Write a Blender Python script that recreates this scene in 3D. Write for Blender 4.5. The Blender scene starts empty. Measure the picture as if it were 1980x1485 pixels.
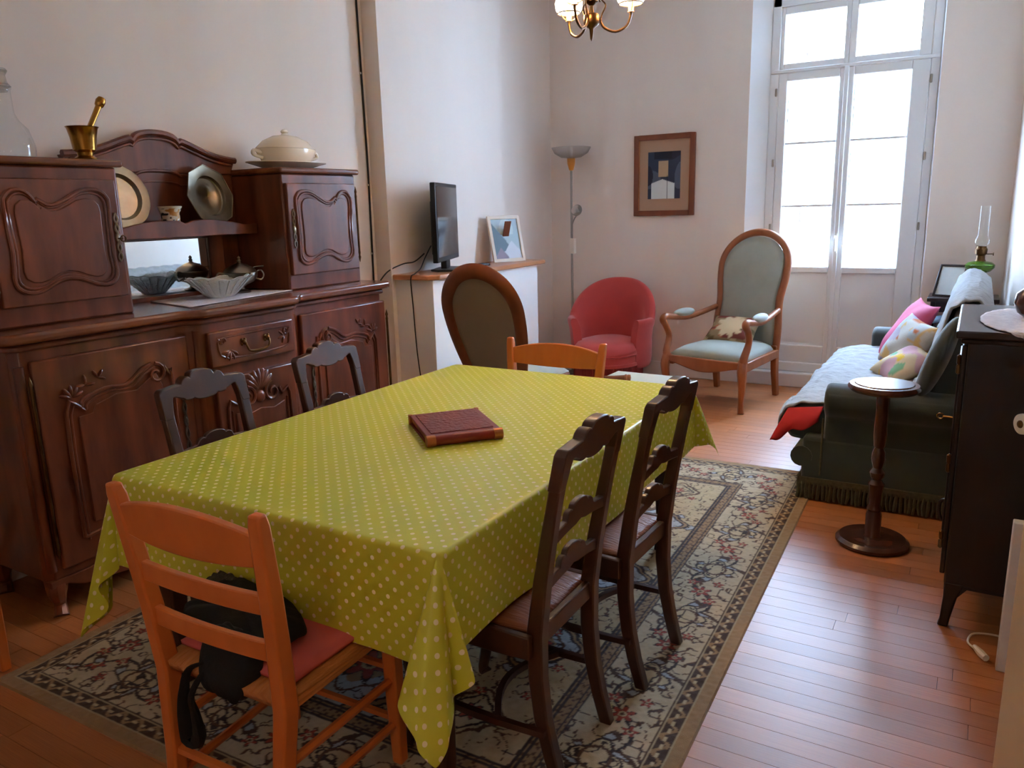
import bpy, bmesh, math, random
import numpy as np
from math import sin, cos, pi, radians, sqrt, atan2, hypot
from mathutils import Vector, Matrix
random.seed(7); RNG = np.random.RandomState(5)
SC = bpy.context.scene; COL = SC.collection

# ---------------------------------------------------------------- camera, world, exposure
CAMH = 1.55
cam = bpy.data.cameras.new('camera'); camo = bpy.data.objects.new('camera', cam); COL.objects.link(camo)
cam.sensor_width = 36.0; cam.lens = 1505.0/1980*36; cam.clip_start = .02; cam.clip_end = 200
_y, _p, _r = radians(30.781), radians(12.780), radians(1.5)
_F = Vector((-sin(_y)*cos(_p), cos(_y)*cos(_p), -sin(_p))); _rt = Vector((cos(_y), sin(_y), 0)); _up = _rt.cross(_F)
_R = _rt*cos(_r) - _up*sin(_r); _U = _up*cos(_r) + _rt*sin(_r)
camo.matrix_world = Matrix(((_R.x, _U.x, -_F.x, 0), (_R.y, _U.y, -_F.y, 0), (_R.z, _U.z, -_F.z, CAMH), (0, 0, 0, 1)))
SC.camera = camo
w = bpy.data.worlds.new('overcast_sky'); SC.world = w; w.use_nodes = True
bg = w.node_tree.nodes['Background']; bg.inputs[0].default_value = (.60, .83, 1.22, 1); bg.inputs[1].default_value = 43.0
SC.view_settings.view_transform = 'Standard'; SC.view_settings.look = 'None'
SC.view_settings.gamma = 1; SC.view_settings.use_curve_mapping = False
SC.view_settings.exposure = 0.12
SC.cycles.use_denoising = True; SC.cycles.max_bounces = 14; SC.cycles.diffuse_bounces = 8; SC.cycles.transmission_bounces = 12
SC.cycles.transparent_max_bounces = 16; SC.cycles.sample_clamp_indirect = 60; SC.cycles.caustics_reflective = False; SC.cycles.caustics_refractive = False

# ---------------------------------------------------------------- materials
def lin(c):
    return tuple(((v/255)/12.92 if v/255 <= .04045 else ((v/255+.055)/1.055)**2.4) for v in c)
MATS = {}
def mat(name, c, rough=.5, metal=0, c2=None, nscale=6, stretch=(1, 1, 1), bump=0, bscale=40, sheen=0, coat=0, spec=.5, trans=0, ior=1.45, emit=None, es=0, rnd=0, alpha=1):
    m = bpy.data.materials.new(name); m.use_nodes = True; N = m.node_tree.nodes; L = m.node_tree.links; b = N['Principled BSDF']
    c = lin(c); b.inputs['Base Color'].default_value = (*c, 1); b.inputs['Roughness'].default_value = rough; b.inputs['Metallic'].default_value = metal
    b.inputs['Specular IOR Level'].default_value = spec; b.inputs['Coat Weight'].default_value = coat; b.inputs['Coat Roughness'].default_value = .12
    b.inputs['Sheen Weight'].default_value = sheen; b.inputs['Transmission Weight'].default_value = trans; b.inputs['IOR'].default_value = ior
    b.inputs['Alpha'].default_value = alpha
    if emit: b.inputs['Emission Color'].default_value = (*emit, 1); b.inputs['Emission Strength'].default_value = es
    tc = N.new('ShaderNodeTexCoord'); mp = N.new('ShaderNodeMapping'); L.new(tc.outputs['Object'], mp.inputs[0]); mp.inputs['Scale'].default_value = stretch
    if c2:
        n = N.new('ShaderNodeTexNoise'); n.inputs['Scale'].default_value = nscale; n.inputs['Detail'].default_value = 5; L.new(mp.outputs[0], n.inputs['Vector'])
        cr = N.new('ShaderNodeValToRGB'); cr.color_ramp.elements[0].position = .32; cr.color_ramp.elements[1].position = .7
        cr.color_ramp.elements[0].color = (*c, 1); cr.color_ramp.elements[1].color = (*lin(c2), 1); L.new(n.outputs[0], cr.inputs[0])
        out = cr.outputs[0]
        if rnd:
            oi = N.new('ShaderNodeObjectInfo'); mr = N.new('ShaderNodeMapRange'); mr.inputs[3].default_value = 1-rnd; mr.inputs[4].default_value = 1+rnd
            L.new(oi.outputs['Random'], mr.inputs[0]); mx = N.new('ShaderNodeMix'); mx.data_type = 'RGBA'; mx.blend_type = 'MULTIPLY'; mx.inputs[0].default_value = 1
            L.new(out, mx.inputs[6]); L.new(mr.outputs[0], mx.inputs[7]); out = mx.outputs[2]
        L.new(out, b.inputs['Base Color'])
    if bump:
        n2 = N.new('ShaderNodeTexNoise'); n2.inputs['Scale'].default_value = bscale; n2.inputs['Detail'].default_value = 3; L.new(mp.outputs[0], n2.inputs['Vector'])
        bp = N.new('ShaderNodeBump'); bp.inputs['Strength'].default_value = bump; bp.inputs['Distance'].default_value = .01
        L.new(n2.outputs[0], bp.inputs['Height']); L.new(bp.outputs[0], b.inputs['Normal'])
    MATS[name] = m; return m
def attr_mat(name, rough=.8, bump=0, sheen=0, bscale=300, spec=.3):
    m = mat(name, (128, 128, 128), rough, bump=bump, bscale=bscale, sheen=sheen, spec=spec); N = m.node_tree.nodes
    a = N.new('ShaderNodeVertexColor'); a.layer_name = 'Col'; m.node_tree.links.new(a.outputs[0], N['Principled BSDF'].inputs['Base Color']); return m

wall_m = mat('wall_paint', (224, 211, 200), .9, c2=(230, 218, 208), nscale=2, bump=.08, bscale=9, stretch=(1, 1, .15), spec=.1)
white_m = mat('white_paint', (226, 226, 226), .45, spec=.4)
ceil_m = mat('ceiling_paint', (232, 228, 222), .9, spec=.1)
mantel_m = mat('mantel_paint', (236, 232, 228), .7, spec=.2)
door_m = mat('cream_paint', (222, 200, 165), .5, c2=(228, 208, 176), nscale=3)
plank_m = mat('oak_plank', (158, 92, 48), .4, c2=(190, 120, 68), nscale=5, stretch=(1.2, 14, 14), rnd=.14, spec=.85)
gap_m = mat('floor_gap', (45, 26, 14), .8)
walnut = mat('walnut_polished', (84, 40, 25), .3, c2=(130, 68, 42), nscale=3, stretch=(4, 4, .8), spec=.5, coat=.3)
walnut_h = mat('walnut_top', (100, 54, 34), .22, c2=(134, 78, 50), nscale=3, stretch=(5, .7, 5), spec=.5, coat=.3)
darkchair = mat('dark_chair_wood', (58, 31, 23), .36, c2=(74, 41, 29), nscale=5, stretch=(3, 3, 1), spec=.6, coat=.35)
beech = mat('beech_wood', (196, 104, 46), .35, c2=(206, 116, 56), nscale=4, stretch=(4, 4, 1), spec=.45)
cherry = mat('cherry_wood', (140, 80, 46), .35, c2=(160, 96, 58), nscale=4, stretch=(3, 3, 1))
cherry_d = mat('cherry_wood_dark', (112, 60, 36), .35, c2=(128, 70, 42), nscale=4, stretch=(3, 3, 1))
shelf_m = mat('shelf_wood', (176, 116, 78), .3, c2=(188, 128, 88), nscale=3, stretch=(4, .6, 4))
ebony = mat('blackened_wood', (34, 22, 22), .3, c2=(44, 28, 26), nscale=4, stretch=(3, 3, 1), spec=.5)
pedm = mat('pedestal_wood', (72, 38, 28), .25, c2=(86, 46, 32), nscale=4, stretch=(4, 4, 1), coat=.2)
rush = mat('rush_weave', (168, 100, 44), .6, c2=(190, 124, 64), nscale=60, stretch=(1, .15, 1), bump=.5, bscale=120)
rush_d = mat('dark_rush_weave', (122, 66, 34), .55, c2=(146, 84, 44), nscale=60, stretch=(1, .15, 1), bump=.5, bscale=120)
brass = mat('brass', (176, 130, 62), .25, 1, c2=(140, 98, 40), nscale=9)
brassd = mat('aged_brass', (112, 82, 50), .35, 1, c2=(80, 56, 34), nscale=12)
steel = mat('silver_plate', (170, 165, 152), .28, 1, c2=(130, 122, 108), nscale=8)
pewter = mat('pewter', (158, 148, 128), .38, 1, c2=(130, 120, 102), nscale=10)
escut = mat('escutcheon_metal', (150, 140, 128), .35, 1)
china = mat('cream_china', (226, 214, 192), .18, spec=.5)
porcelain = mat('white_porcelain', (236, 232, 224), .15)
black_pl = mat('black_plastic', (16, 16, 18), .35)
screen_m = mat('tv_screen', (20, 20, 24), .12, spec=.9)
glass_m = mat('clear_glass', (240, 250, 248), .02, trans=1, ior=1.45)
crystal = mat('cut_crystal', (236, 244, 242), .1, trans=.5, ior=1.5, bump=.6, bscale=90)
green_gl = mat('green_glass', (96, 140, 40), .08, trans=.55, ior=1.45)
opal = mat('opal_shade', (250, 240, 225), .3, emit=(1, .86, .66), es=5.5)
frost = mat('frosted_glass', (240, 238, 234), .25, trans=.8)
redv = mat('red_velvet', (186, 62, 58), .75, sheen=.3, c2=(194, 68, 62), nscale=5, bump=.1, bscale=200)
redfr = mat('red_fringe', (138, 46, 44), .8)
sagev = mat('sage_velvet', (148, 152, 138), .75, sheen=.3, c2=(158, 162, 150), nscale=6, bump=.1, bscale=250)
sageback = mat('taupe_backing', (140, 122, 100), .85, c2=(148, 130, 108), nscale=5)
greenv = mat('dark_green_velvet', (44, 50, 44), .7, sheen=.35, c2=(52, 58, 50), nscale=6, bump=.1, bscale=250)
olivefr = mat('olive_fringe', (74, 68, 48), .85, c2=(90, 84, 62), nscale=60)
quilt = mat('quilted_cotton', (142, 142, 142), .85, c2=(152, 152, 152), nscale=12, bump=.9, bscale=28)
redcl = mat('red_cotton', (186, 36, 40), .8, bump=.3, bscale=20)
pinkcl = mat('pink_cotton', (196, 84, 120), .85, bump=.25, bscale=15)
pinkpad = mat('coral_pad', (206, 96, 90), .8)
blackcl = mat('black_fabric', (12, 12, 14), .85, bump=.3, bscale=40)
greyfur = mat('grey_fur', (70, 68, 58), .95, bump=.8, bscale=80)
lace_m = mat('white_lace', (206, 202, 210), .9, c2=(226, 222, 226), nscale=40, bump=.5, bscale=90)
paper = mat('paper_white', (220, 222, 226), .8)
bluebk = mat('pale_blue_paper', (150, 180, 205), .6)
photo_m = mat('glossy_print', (196, 208, 212), .25, c2=(226, 232, 230), nscale=4, spec=.6)  # pale print colour stands in for a bright reflection on the corner photograph
wframe = mat('white_frame', (220, 208, 192), .5)
leather = mat('red_leather', (110, 36, 34), .38, c2=(124, 44, 40), nscale=14, bump=.9, bscale=70, spec=.5)
leather2 = mat('red_leather_plain', (124, 36, 30), .35)
gilt = mat('gilt_corner', (176, 112, 70), .35, .6)
tabletop_p = mat('pale_laminate', (196, 198, 182), .3)
cable_m = mat('black_cable', (14, 10, 10), .5)
facade = mat('pale_render', (216, 212, 206), .9, c2=(222, 218, 212), nscale=1)
shut_m = mat('dark_shutter', (54, 40, 38), .8)
mir_m = mat('mirror_silver', (236, 240, 240), .02, 1)
steelg = mat('painted_grey_tube', (150, 146, 140), .4)
orange_w = mat('orange_wood', (206, 138, 52), .4)
plug_m = mat('white_plastic', (222, 210, 194), .45)
tablewood = mat('table_wood', (60, 32, 22), .35, c2=(74, 40, 28), nscale=4)
# window glass: clear pane with a mirror-like sheen
wg = bpy.data.materials.new('window_glass'); wg.use_nodes = True; N = wg.node_tree.nodes; L = wg.node_tree.links; N.clear()
o_ = N.new('ShaderNodeOutputMaterial'); tr = N.new('ShaderNodeBsdfTransparent'); gl = N.new('ShaderNodeBsdfGlossy'); gl.inputs[1].default_value = .02
lw = N.new('ShaderNodeLayerWeight'); lw.inputs[0].default_value = .5; pw = N.new('ShaderNodeMath'); pw.operation = 'POWER'; pw.inputs[1].default_value = 3
fr = N.new('ShaderNodeMath'); fr.operation = 'MULTIPLY_ADD'; fr.inputs[1].default_value = .6; fr.inputs[2].default_value = .035; mx = N.new('ShaderNodeMixShader')
L.new(lw.outputs['Facing'], pw.inputs[0]); L.new(pw.outputs[0], fr.inputs[0])
tr.inputs[0].default_value = (.96, .98, .98, 1)
L.new(fr.outputs[0], mx.inputs[0]); L.new(tr.outputs[0], mx.inputs[1]); L.new(gl.outputs[0], mx.inputs[2]); L.new(mx.outputs[0], o_.inputs[0])
thin_gl = wg.copy(); thin_gl.name = 'thin_blown_glass'
# dotted oilcloth, dots laid out in the cloth's own flat metres (UV)
def dots_mat():
    m = mat('dotted_oilcloth', (170, 172, 40), .3, spec=.5); N = m.node_tree.nodes; L = m.node_tree.links; b = N['Principled BSDF']
    uv = N.new('ShaderNodeUVMap'); uv.uv_map = 'UVMap'
    def lattice(off):
        mp = N.new('ShaderNodeMapping'); L.new(uv.outputs[0], mp.inputs[0]); mp.inputs['Location'].default_value = (off, off, 0); mp.inputs['Scale'].default_value = (1/.046,)*3
        fr = N.new('ShaderNodeVectorMath'); fr.operation = 'FRACTION'; L.new(mp.outputs[0], fr.inputs[0])
        sb = N.new('ShaderNodeVectorMath'); sb.operation = 'SUBTRACT'; L.new(fr.outputs[0], sb.inputs[0]); sb.inputs[1].default_value = (.5, .5, 0)
        ml = N.new('ShaderNodeVectorMath'); ml.operation = 'MULTIPLY'; L.new(sb.outputs[0], ml.inputs[0]); ml.inputs[1].default_value = (1, 1, 0)
        ln = N.new('ShaderNodeVectorMath'); ln.operation = 'LENGTH'; L.new(ml.outputs[0], ln.inputs[0]); return ln.outputs['Value']
    mn = N.new('ShaderNodeMath'); mn.operation = 'MINIMUM'; L.new(lattice(0), mn.inputs[0]); L.new(lattice(.5), mn.inputs[1])
    lt = N.new('ShaderNodeMath'); lt.operation = 'LESS_THAN'; L.new(mn.outputs[0], lt.inputs[0]); lt.inputs[1].default_value = .128
    mx = N.new('ShaderNodeMix'); mx.data_type = 'RGBA'; L.new(lt.outputs[0], mx.inputs[0]); mx.inputs[6].default_value = (*lin((200, 200, 60)), 1); mx.inputs[7].default_value = (*lin((236, 226, 186)), 1)
    L.new(mx.outputs[2], b.inputs['Base Color']); return m
dot_m = dots_mat()

# ---------------------------------------------------------------- geometry helpers
class G:
    def __init__(s): s.V = []; s.F = []
    def add(s, V, F, M=None):
        n = len(s.V)
        for v in V:
            v = Vector(v); s.V.append(tuple(M @ v) if M is not None else tuple(v))
        s.F += [tuple(i+n for i in f) for f in F]; return s
    def box(s, x0, x1, y0, y1, z0, z1, M=None):
        V = [(x, y, z) for z in (z0, z1) for y in (y0, y1) for x in (x0, x1)]
        return s.add(V, [(0, 2, 3, 1), (4, 5, 7, 6), (0, 1, 5, 4), (2, 6, 7, 3), (0, 4, 6, 2), (1, 3, 7, 5)], M)
    def prism(s, pts, ax, d0, d1, M=None):
        n = len(pts)
        def mk(p, d): return {'x': (d, p[0], p[1]), 'y': (p[0], d, p[1]), 'z': (p[0], p[1], d)}[ax]
        V = [mk(p, d0) for p in pts]+[mk(p, d1) for p in pts]
        return s.add(V, [tuple(range(n))[::-1], tuple(range(n, 2*n))]+[(i, (i+1) % n, n+(i+1) % n, n+i) for i in range(n)], M)
    def lathe(s, prof, c=(0, 0, 0), n=24, M=None, cap=True, sx=1, sy=1):
        V = []; F = []; k = len(prof)
        for j in range(n):
            a = 2*pi*j/n
            for r, z in prof: V.append((c[0]+r*cos(a)*sx, c[1]+r*sin(a)*sy, c[2]+z))
        for j in range(n):
            q = (j+1) % n
            for i in range(k-1): F.append((j*k+i, q*k+i, q*k+i+1, j*k+i+1))
        if cap:
            if prof[0][0] > 1e-5: F.append(tuple(j*k for j in range(n))[::-1])
            if prof[-1][0] > 1e-5: F.append(tuple(j*k+k-1 for j in range(n)))
        return s.add(V, F, M)
    def tube(s, P, r, n=8, closed=False, flat=1.0, up=None, sub=0, M=None):
        P = [Vector(p) for p in P]
        R = list(r) if hasattr(r, '__len__') else [r]*len(P)
        if sub:
            Q = []; RR = []; m = len(P); rng = m if closed else m-1
            for i in range(rng):
                g = (lambda k: P[k % m]) if closed else (lambda k: P[max(0, min(m-1, k))])
                gr = (lambda k: R[k % m]) if closed else (lambda k: R[max(0, min(m-1, k))])
                p0, p1, p2, p3 = g(i-1), g(i), g(i+1), g(i+2)
                for j in range(sub):
                    t = j/sub
                    Q.append(.5*((2*p1)+(p2-p0)*t+(2*p0-5*p1+4*p2-p3)*t*t+(3*p1-p0-3*p2+p3)*t**3)); RR.append(gr(i)*(1-t)+gr(i+1)*t)
            if not closed: Q.append(P[-1]); RR.append(R[-1])
            P, R = Q, RR
        m = len(P); V = []; F = []; prev = None
        for i in range(m):
            a = P[(i-1) % m] if (closed or i > 0) else P[i]; b = P[(i+1) % m] if (closed or i < m-1) else P[i]
            t = (b-a).normalized()
            if up is not None: nn = Vector(up) - t*t.dot(Vector(up))
            elif prev is None: nn = t.orthogonal()
            else: nn = prev - t*t.dot(prev)
            if nn.length < 1e-6: nn = t.orthogonal()
            nn.normalize(); prev = nn; bb = t.cross(nn)
            for j in range(n):
                an = 2*pi*(j+.5)/n; V.append(P[i]+nn*cos(an)*R[i]*flat+bb*sin(an)*R[i])
        for i in range(m if closed else m-1):
            for j in range(n): F.append((i*n+j, i*n+(j+1) % n, ((i+1) % m)*n+(j+1) % n, ((i+1) % m)*n+j))
        if not closed: F += [tuple(range(n))[::-1], tuple((m-1)*n+j for j in range(n))]
        return s.add(V, F, M)
    def ell(s, c, r, n=8, m=6, M=None):
        V = []; F = []
        for i in range(m+1):
            ph = pi*i/m
            for j in range(n): V.append((c[0]+r[0]*sin(ph)*cos(2*pi*j/n), c[1]+r[1]*sin(ph)*sin(2*pi*j/n), c[2]+r[2]*cos(ph)))
        for i in range(m):
            for j in range(n): F.append((i*n+j, (i+1)*n+j, (i+1)*n+(j+1) % n, i*n+(j+1) % n))
        return s.add(V, F, M)
    def grid(s, fn, nu, nv, cu=False, cv=False):
        V = [fn(i/(nu if cu else nu-1), j/(nv if cv else nv-1)) for i in range(nu) for j in range(nv)]; F = []
        for i in range(nu if cu else nu-1):
            for j in range(nv if cv else nv-1): F.append((i*nv+j, ((i+1) % nu)*nv+j, ((i+1) % nu)*nv+(j+1) % nv, i*nv+(j+1) % nv))
        return s.add(V, F)
    def post(s, P, w, d, M=None):
        """square-section post through the points P; w, d half sizes (lists or numbers)"""
        m = len(P); W = w if hasattr(w, '__len__') else [w]*m; D = d if hasattr(d, '__len__') else [d]*m
        V = []; F = []
        for p, a, b in zip(P, W, D): V += [(p[0]-a, p[1]-b, p[2]), (p[0]+a, p[1]-b, p[2]), (p[0]+a, p[1]+b, p[2]), (p[0]-a, p[1]+b, p[2])]
        for i in range(m-1):
            for j in range(4): F.append((i*4+j, i*4+(j+1) % 4, i*4+4+(j+1) % 4, i*4+4+j))
        F += [(3, 2, 1, 0), tuple((m-1)*4+j for j in range(4))]
        return s.add(V, F, M)

def mesh_of(g, name, m, weld=True):
    me = bpy.data.meshes.new(name); me.from_pydata(g.V, [], g.F); me.update()
    bm = bmesh.new(); bm.from_mesh(me)
    if weld: bmesh.ops.remove_doubles(bm, verts=bm.verts, dist=1e-5)
    bmesh.ops.recalc_face_normals(bm, faces=bm.faces); bm.to_mesh(me); bm.free()
    if m: me.materials.append(m)
    return me
def obj(name, g, m, parent=None, bevel=0, smooth=True, ang=40, sub=0, solid=0, segs=2, label=None):
    me = mesh_of(g, name, m); o = bpy.data.objects.new(name, me); COL.objects.link(o)
    if smooth:
        me.shade_smooth(); me.set_sharp_from_angle(angle=radians(ang))
    if solid: md = o.modifiers.new('solid', 'SOLIDIFY'); md.thickness = solid; md.offset = 0
    if bevel: md = o.modifiers.new('bevel', 'BEVEL'); md.width = bevel; md.segments = segs; md.limit_method = 'ANGLE'; md.angle_limit = radians(35); md.harden_normals = False
    if sub: md = o.modifiers.new('sub', 'SUBSURF'); md.levels = sub; md.render_levels = sub
    if parent: o.parent = parent
    if label: o['label'] = label
    return o
def tag(o, label, cat, group=None):
    o['label'] = label; o['category'] = cat
    if group: o['group'] = group
    return o
def thing(name, label, cat, loc=(0, 0, 0), rz=0, group=None):
    o = bpy.data.objects.new(name, None); COL.objects.link(o); o.location = loc; o.rotation_euler = (0, 0, rz); o.empty_display_size = .1
    return tag(o, label, cat, group)
def struct(name, g, m, **k):
    o = obj(name, g, m, **k); o['kind'] = 'structure'; return o
def dup(root, loc, rz, label):
    r = root.copy(); COL.objects.link(r); r.location = loc; r.rotation_euler = (0, 0, rz); r['label'] = label
    for ch in list(root.children):
        c = ch.copy(); COL.objects.link(c); c.parent = r
        for gch in ch.children:
            d = gch.copy(); COL.objects.link(d); d.parent = c
    return r
def colours(o, cols):
    a = o.data.color_attributes.new('Col', 'FLOAT_COLOR', 'POINT'); c = np.ones((len(cols), 4), np.float32); c[:, :3] = cols; a.data.foreach_set('color', c.ravel())
def noise2(x, y, seed=0):
    """smooth value noise in -1..1, numpy"""
    r = np.random.RandomState(seed).rand(64, 64)*2-1
    xi = np.floor(x).astype(int); yi = np.floor(y).astype(int); fx = x-xi; fy = y-yi; fx = fx*fx*(3-2*fx); fy = fy*fy*(3-2*fy)
    a = lambda i, j: r[i % 64, j % 64]
    return (a(xi, yi)*(1-fx)+a(xi+1, yi)*fx)*(1-fy)+(a(xi, yi+1)*(1-fx)+a(xi+1, yi+1)*fx)*fy
def sm(t): t = max(0., min(1., t)); return t*t*(3-2*t)

# ---------------------------------------------------------------- room shell
XL, YB, YF, ZC = -3.54, 6.77, -.9, 3.5
g = G().box(XL-.2, 1.1, YF-.2, YB+.2, -.12, -.014); floor = struct('floor', g, gap_m)
wl = [(XL-.2, YF-.2), (XL, YF-.2), (XL, 4.17), (-3.415, 4.17), (-3.415, 5.67), (XL, 5.67), (XL, YB+.2), (XL-.2, YB+.2)]
struct('wall_left', G().prism(wl, 'z', -.014, ZC), wall_m, smooth=False)
wr = [(.185, YB+.2), (.185, YB), (.36, 2.84), (.9, 2.84), (.9, YF-.2), (1.1, YF-.2), (1.1, YB+.2)]
struct('wall_right', G().prism(wr, 'z', -.014, ZC), wall_m, smooth=False)
g = G().box(XL, -1.71, YB, YB+.2, -.014, ZC).box(-.34, .185, YB, YB+.2, -.014, ZC).box(-1.71, -.34, YB, YB+.2, 3.2, ZC)
struct('wall_back', g, wall_m, smooth=False)
struct('wall_front', G().box(XL, .9, YF-.2, YF, -.014, ZC), wall_m, smooth=False)
struct('ceiling', G().box(XL-.2, 1.1, YF-.2, YB+.2, ZC, ZC+.1), ceil_m, smooth=False)
struct('baseboard_back', G().box(XL, -1.71, YB-.018, YB, 0, .13).box(-.34, .18, YB-.018, YB, 0, .13), mantel_m, bevel=.004)
struct('baseboard_left', G().box(XL, XL+.018, 5.68, YB-.018, 0, .13).box(XL, XL+.018, YF, 4.16, 0, .13), mantel_m, bevel=.004)
struct('trim_1', G().box(.18, .88, 2.80, 2.838, 0, .53), white_m, bevel=.004)      # white plinth beside the cabinet
# planks: one object each, cut in rows across the room
pm = mesh_of(G().box(0, 1, 0, 1, -.014, 0), 'plank', plank_m)
W_ = .076; y = YF; n_pl = 0; far = G()
while y < YB+.05:
    x = XL - random.uniform(0, .9)
    while x < .9:
        ln = random.uniform(1.0, 1.7); x0, x1 = max(x, XL), min(x+ln, .9); x += ln
        if x1-x0 < .03: continue
        if x0 > -2.6 and x1 < -.85 and 1.4 < y < 4.3: continue      # wholly under the rug
        if x0 > .30 and y > 2.84: continue
        if y > YB-.02 and (x1 < -1.7 or x0 > -.35): continue
        if y < .75 or (x1 < -3.0 and 1.5 < y < 5.6): far.box(x0, x1-.0016, y, y+W_-.0016, -.014, 0); continue   # behind the camera, under the sideboard
        o = bpy.data.objects.new('plank', pm); COL.objects.link(o); o.parent = floor
        o.location = (x0, y, 0); o.scale = (x1-x0-.0016, W_-.0016, 1); n_pl += 1
    y += W_
o = obj('plank_field', far, plank_m, floor, smooth=False); o['kind'] = 'stuff'
print('planks', n_pl)

# ---------------------------------------------------------------- french window
dw = thing('door_1', 'white glazed double balcony door with a transom, bright street behind', 'door'); dw['kind'] = 'structure'
FX0, FX1, FY = -1.565, -.355, 6.85
del dw['category']
g = G().prism([(-1.71, YB+.004), (FX0, FY+.01), (FX0, YB+.2), (-1.71, YB+.2)], 'z', .13, 3.2).prism([(-.34, YB+.004), (-.34, YB+.2), (FX1, YB+.2), (FX1, FY+.01)], 'z', .13, 3.2); obj('reveal_lining', g, white_m, dw)
g = G()
for a in ((FX0, -1.50, .2, 3.2), (-.4145, FX1, .2, 3.2)): g.box(a[0], a[1], FY, FY+.08, a[2], a[3])
g.box(FX0, FX1, FY, FY+.08, 3.04, 3.2).box(FX0, FX1, FY-.01, FY+.08, 2.542, 2.57)
obj('frame', g, white_m, dw, bevel=.006)
obj('sill', G().box(-1.71, -.34, YB-.03, FY+.08, 0, .12).box(-1.71, -.34, YB+.05, FY+.08, .12, .2), white_m, dw, bevel=.008)
for (a, b, pl_, pr) in ((-1.50, -.987, -1.471, -1.0215), (-.987, -.4145, -.936, -.498)):
    s = obj('transom_leaf', G().box(a, pl_, FY+.01, FY+.06, 2.57, 3.04).box(pr, b, FY+.01, FY+.06, 2.57, 3.04).box(pl_, pr, FY+.01, FY+.06, 2.57, 2.616).box(pl_, pr, FY+.01, FY+.06, 2.981, 3.04), white_m, dw, bevel=.006)
    obj('pane', G().box(pl_, pr, FY+.033, FY+.037, 2.616, 2.981), wg, s, smooth=False)
for k, (a, b, pl_, pr) in enumerate(((-1.50, -.987, -1.431, -1.041), (-.987, -.4145, -.935, -.538))):
    g = G().box(a, pl_, FY-.005, FY+.05, .2, 2.542).box(pr, b, FY-.005, FY+.05, .2, 2.542)
    g.box(pl_, pr, FY-.005, FY+.05, 2.478, 2.542).box(pl_, pr, FY-.005, FY+.05, .958, 1.007).box(pl_, pr, FY-.005, FY+.05, .2, .346)
    s = obj('leaf', g, white_m, dw, bevel=.007)
    obj('panel', G().box(pl_-.01, pr+.01, FY+.02, FY+.035, .32, .96), white_m, s)
    for z0, z1 in ((1.007, 1.493), (1.51, 1.989), (2.007, 2.478)): obj('pane', G().box(pl_, pr, FY+.02, FY+.024, z0, z1), wg, s, smooth=False)
    for z in (1.501, 1.998): obj('glazing_bar', G().box(pl_, pr, FY+.005, FY+.035, z-.009, z+.009), white_m, s, bevel=.003)
    hx = FX0+.05 if k == 0 else FX1-.05
    for z in (.55, 1.33, 1.85, 2.4): obj('hinge', G().lathe([(.006, -.03), (.009, -.025), (.009, .025), (.006, .03)], (hx, FY-.012, z), 10), escut, s)
    if k == 0:
        obj('astragal', G().box(-1.007, -.972, FY-.022, FY-.004, .22, 2.55), white_m, s, bevel=.006)
        obj('handle', G().box(-1.001, -.979, FY-.034, FY-.022, 1.12, 1.28).tube([(-.990, FY-.03, 1.25), (-.990, FY-.07, 1.245), (-.990, FY-.072, 1.14)], .009, 8, sub=4), porcelain, s)
# the house across the street
hs = thing('neighbour_house', 'pale rendered house across the street, seen through the balcony door', 'building')
obj('wall', G().box(-9, 7, 15.0, 15.3, -4, 4.1), facade, hs)
obj('cornice', G().box(-9, 7, 14.85, 15.0, 4.0, 4.2), facade, hs)
obj('downpipe', G().tube([(-2.84, 14.93, 4.0), (-2.84, 14.93, 2.45)], .05, 8), shut_m, hs)
s = obj('window', G().box(-2.90, -2.22, 14.96, 15.0, 1.1, 1.15).box(-2.90, -2.86, 14.94, 15.0, 1.15, 2.08).box(-2.86, -2.22, 14.94, 15.0, 2.03, 2.08).box(-2.26, -2.22, 14.94, 15.0, 1.15, 2.03), facade, hs)
obj('lintel', G().box(-2.86, -2.26, 14.93, 14.94, 2.0, 2.03), shut_m, s)
obj('jamb', G().box(-2.86, -2.82, 14.93, 14.94, 1.15, 2.0), shut_m, s)
for k in range(9): obj('shutter_slat', G().box(-2.81+k*.06, -2.81+k*.06+.03, 14.96, 14.99, 1.15, 1.45+.28*(k > 4)), shut_m, s)
o = obj('pavement', G().box(-14, 12, 7.3, 15, -4.2, -4), facade); o['kind'] = 'structure'

# ---------------------------------------------------------------- chimney mantel
mt = thing('fireplace_mantel', 'closed white painted fireplace mantel with a wooden shelf', 'mantel')
obj('body', G().box(XL, -3.10, 4.21, 5.66, 0, 1.09), mantel_m, mt, bevel=.004)
obj('shelf', G().prism([(-3.41, 4.172), (-3.12, 4.172), (-3.06, 4.235), (-3.06, 5.73), (-3.41, 5.73)], 'z', 1.09, 1.125), shelf_m, mt, bevel=.008)

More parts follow.
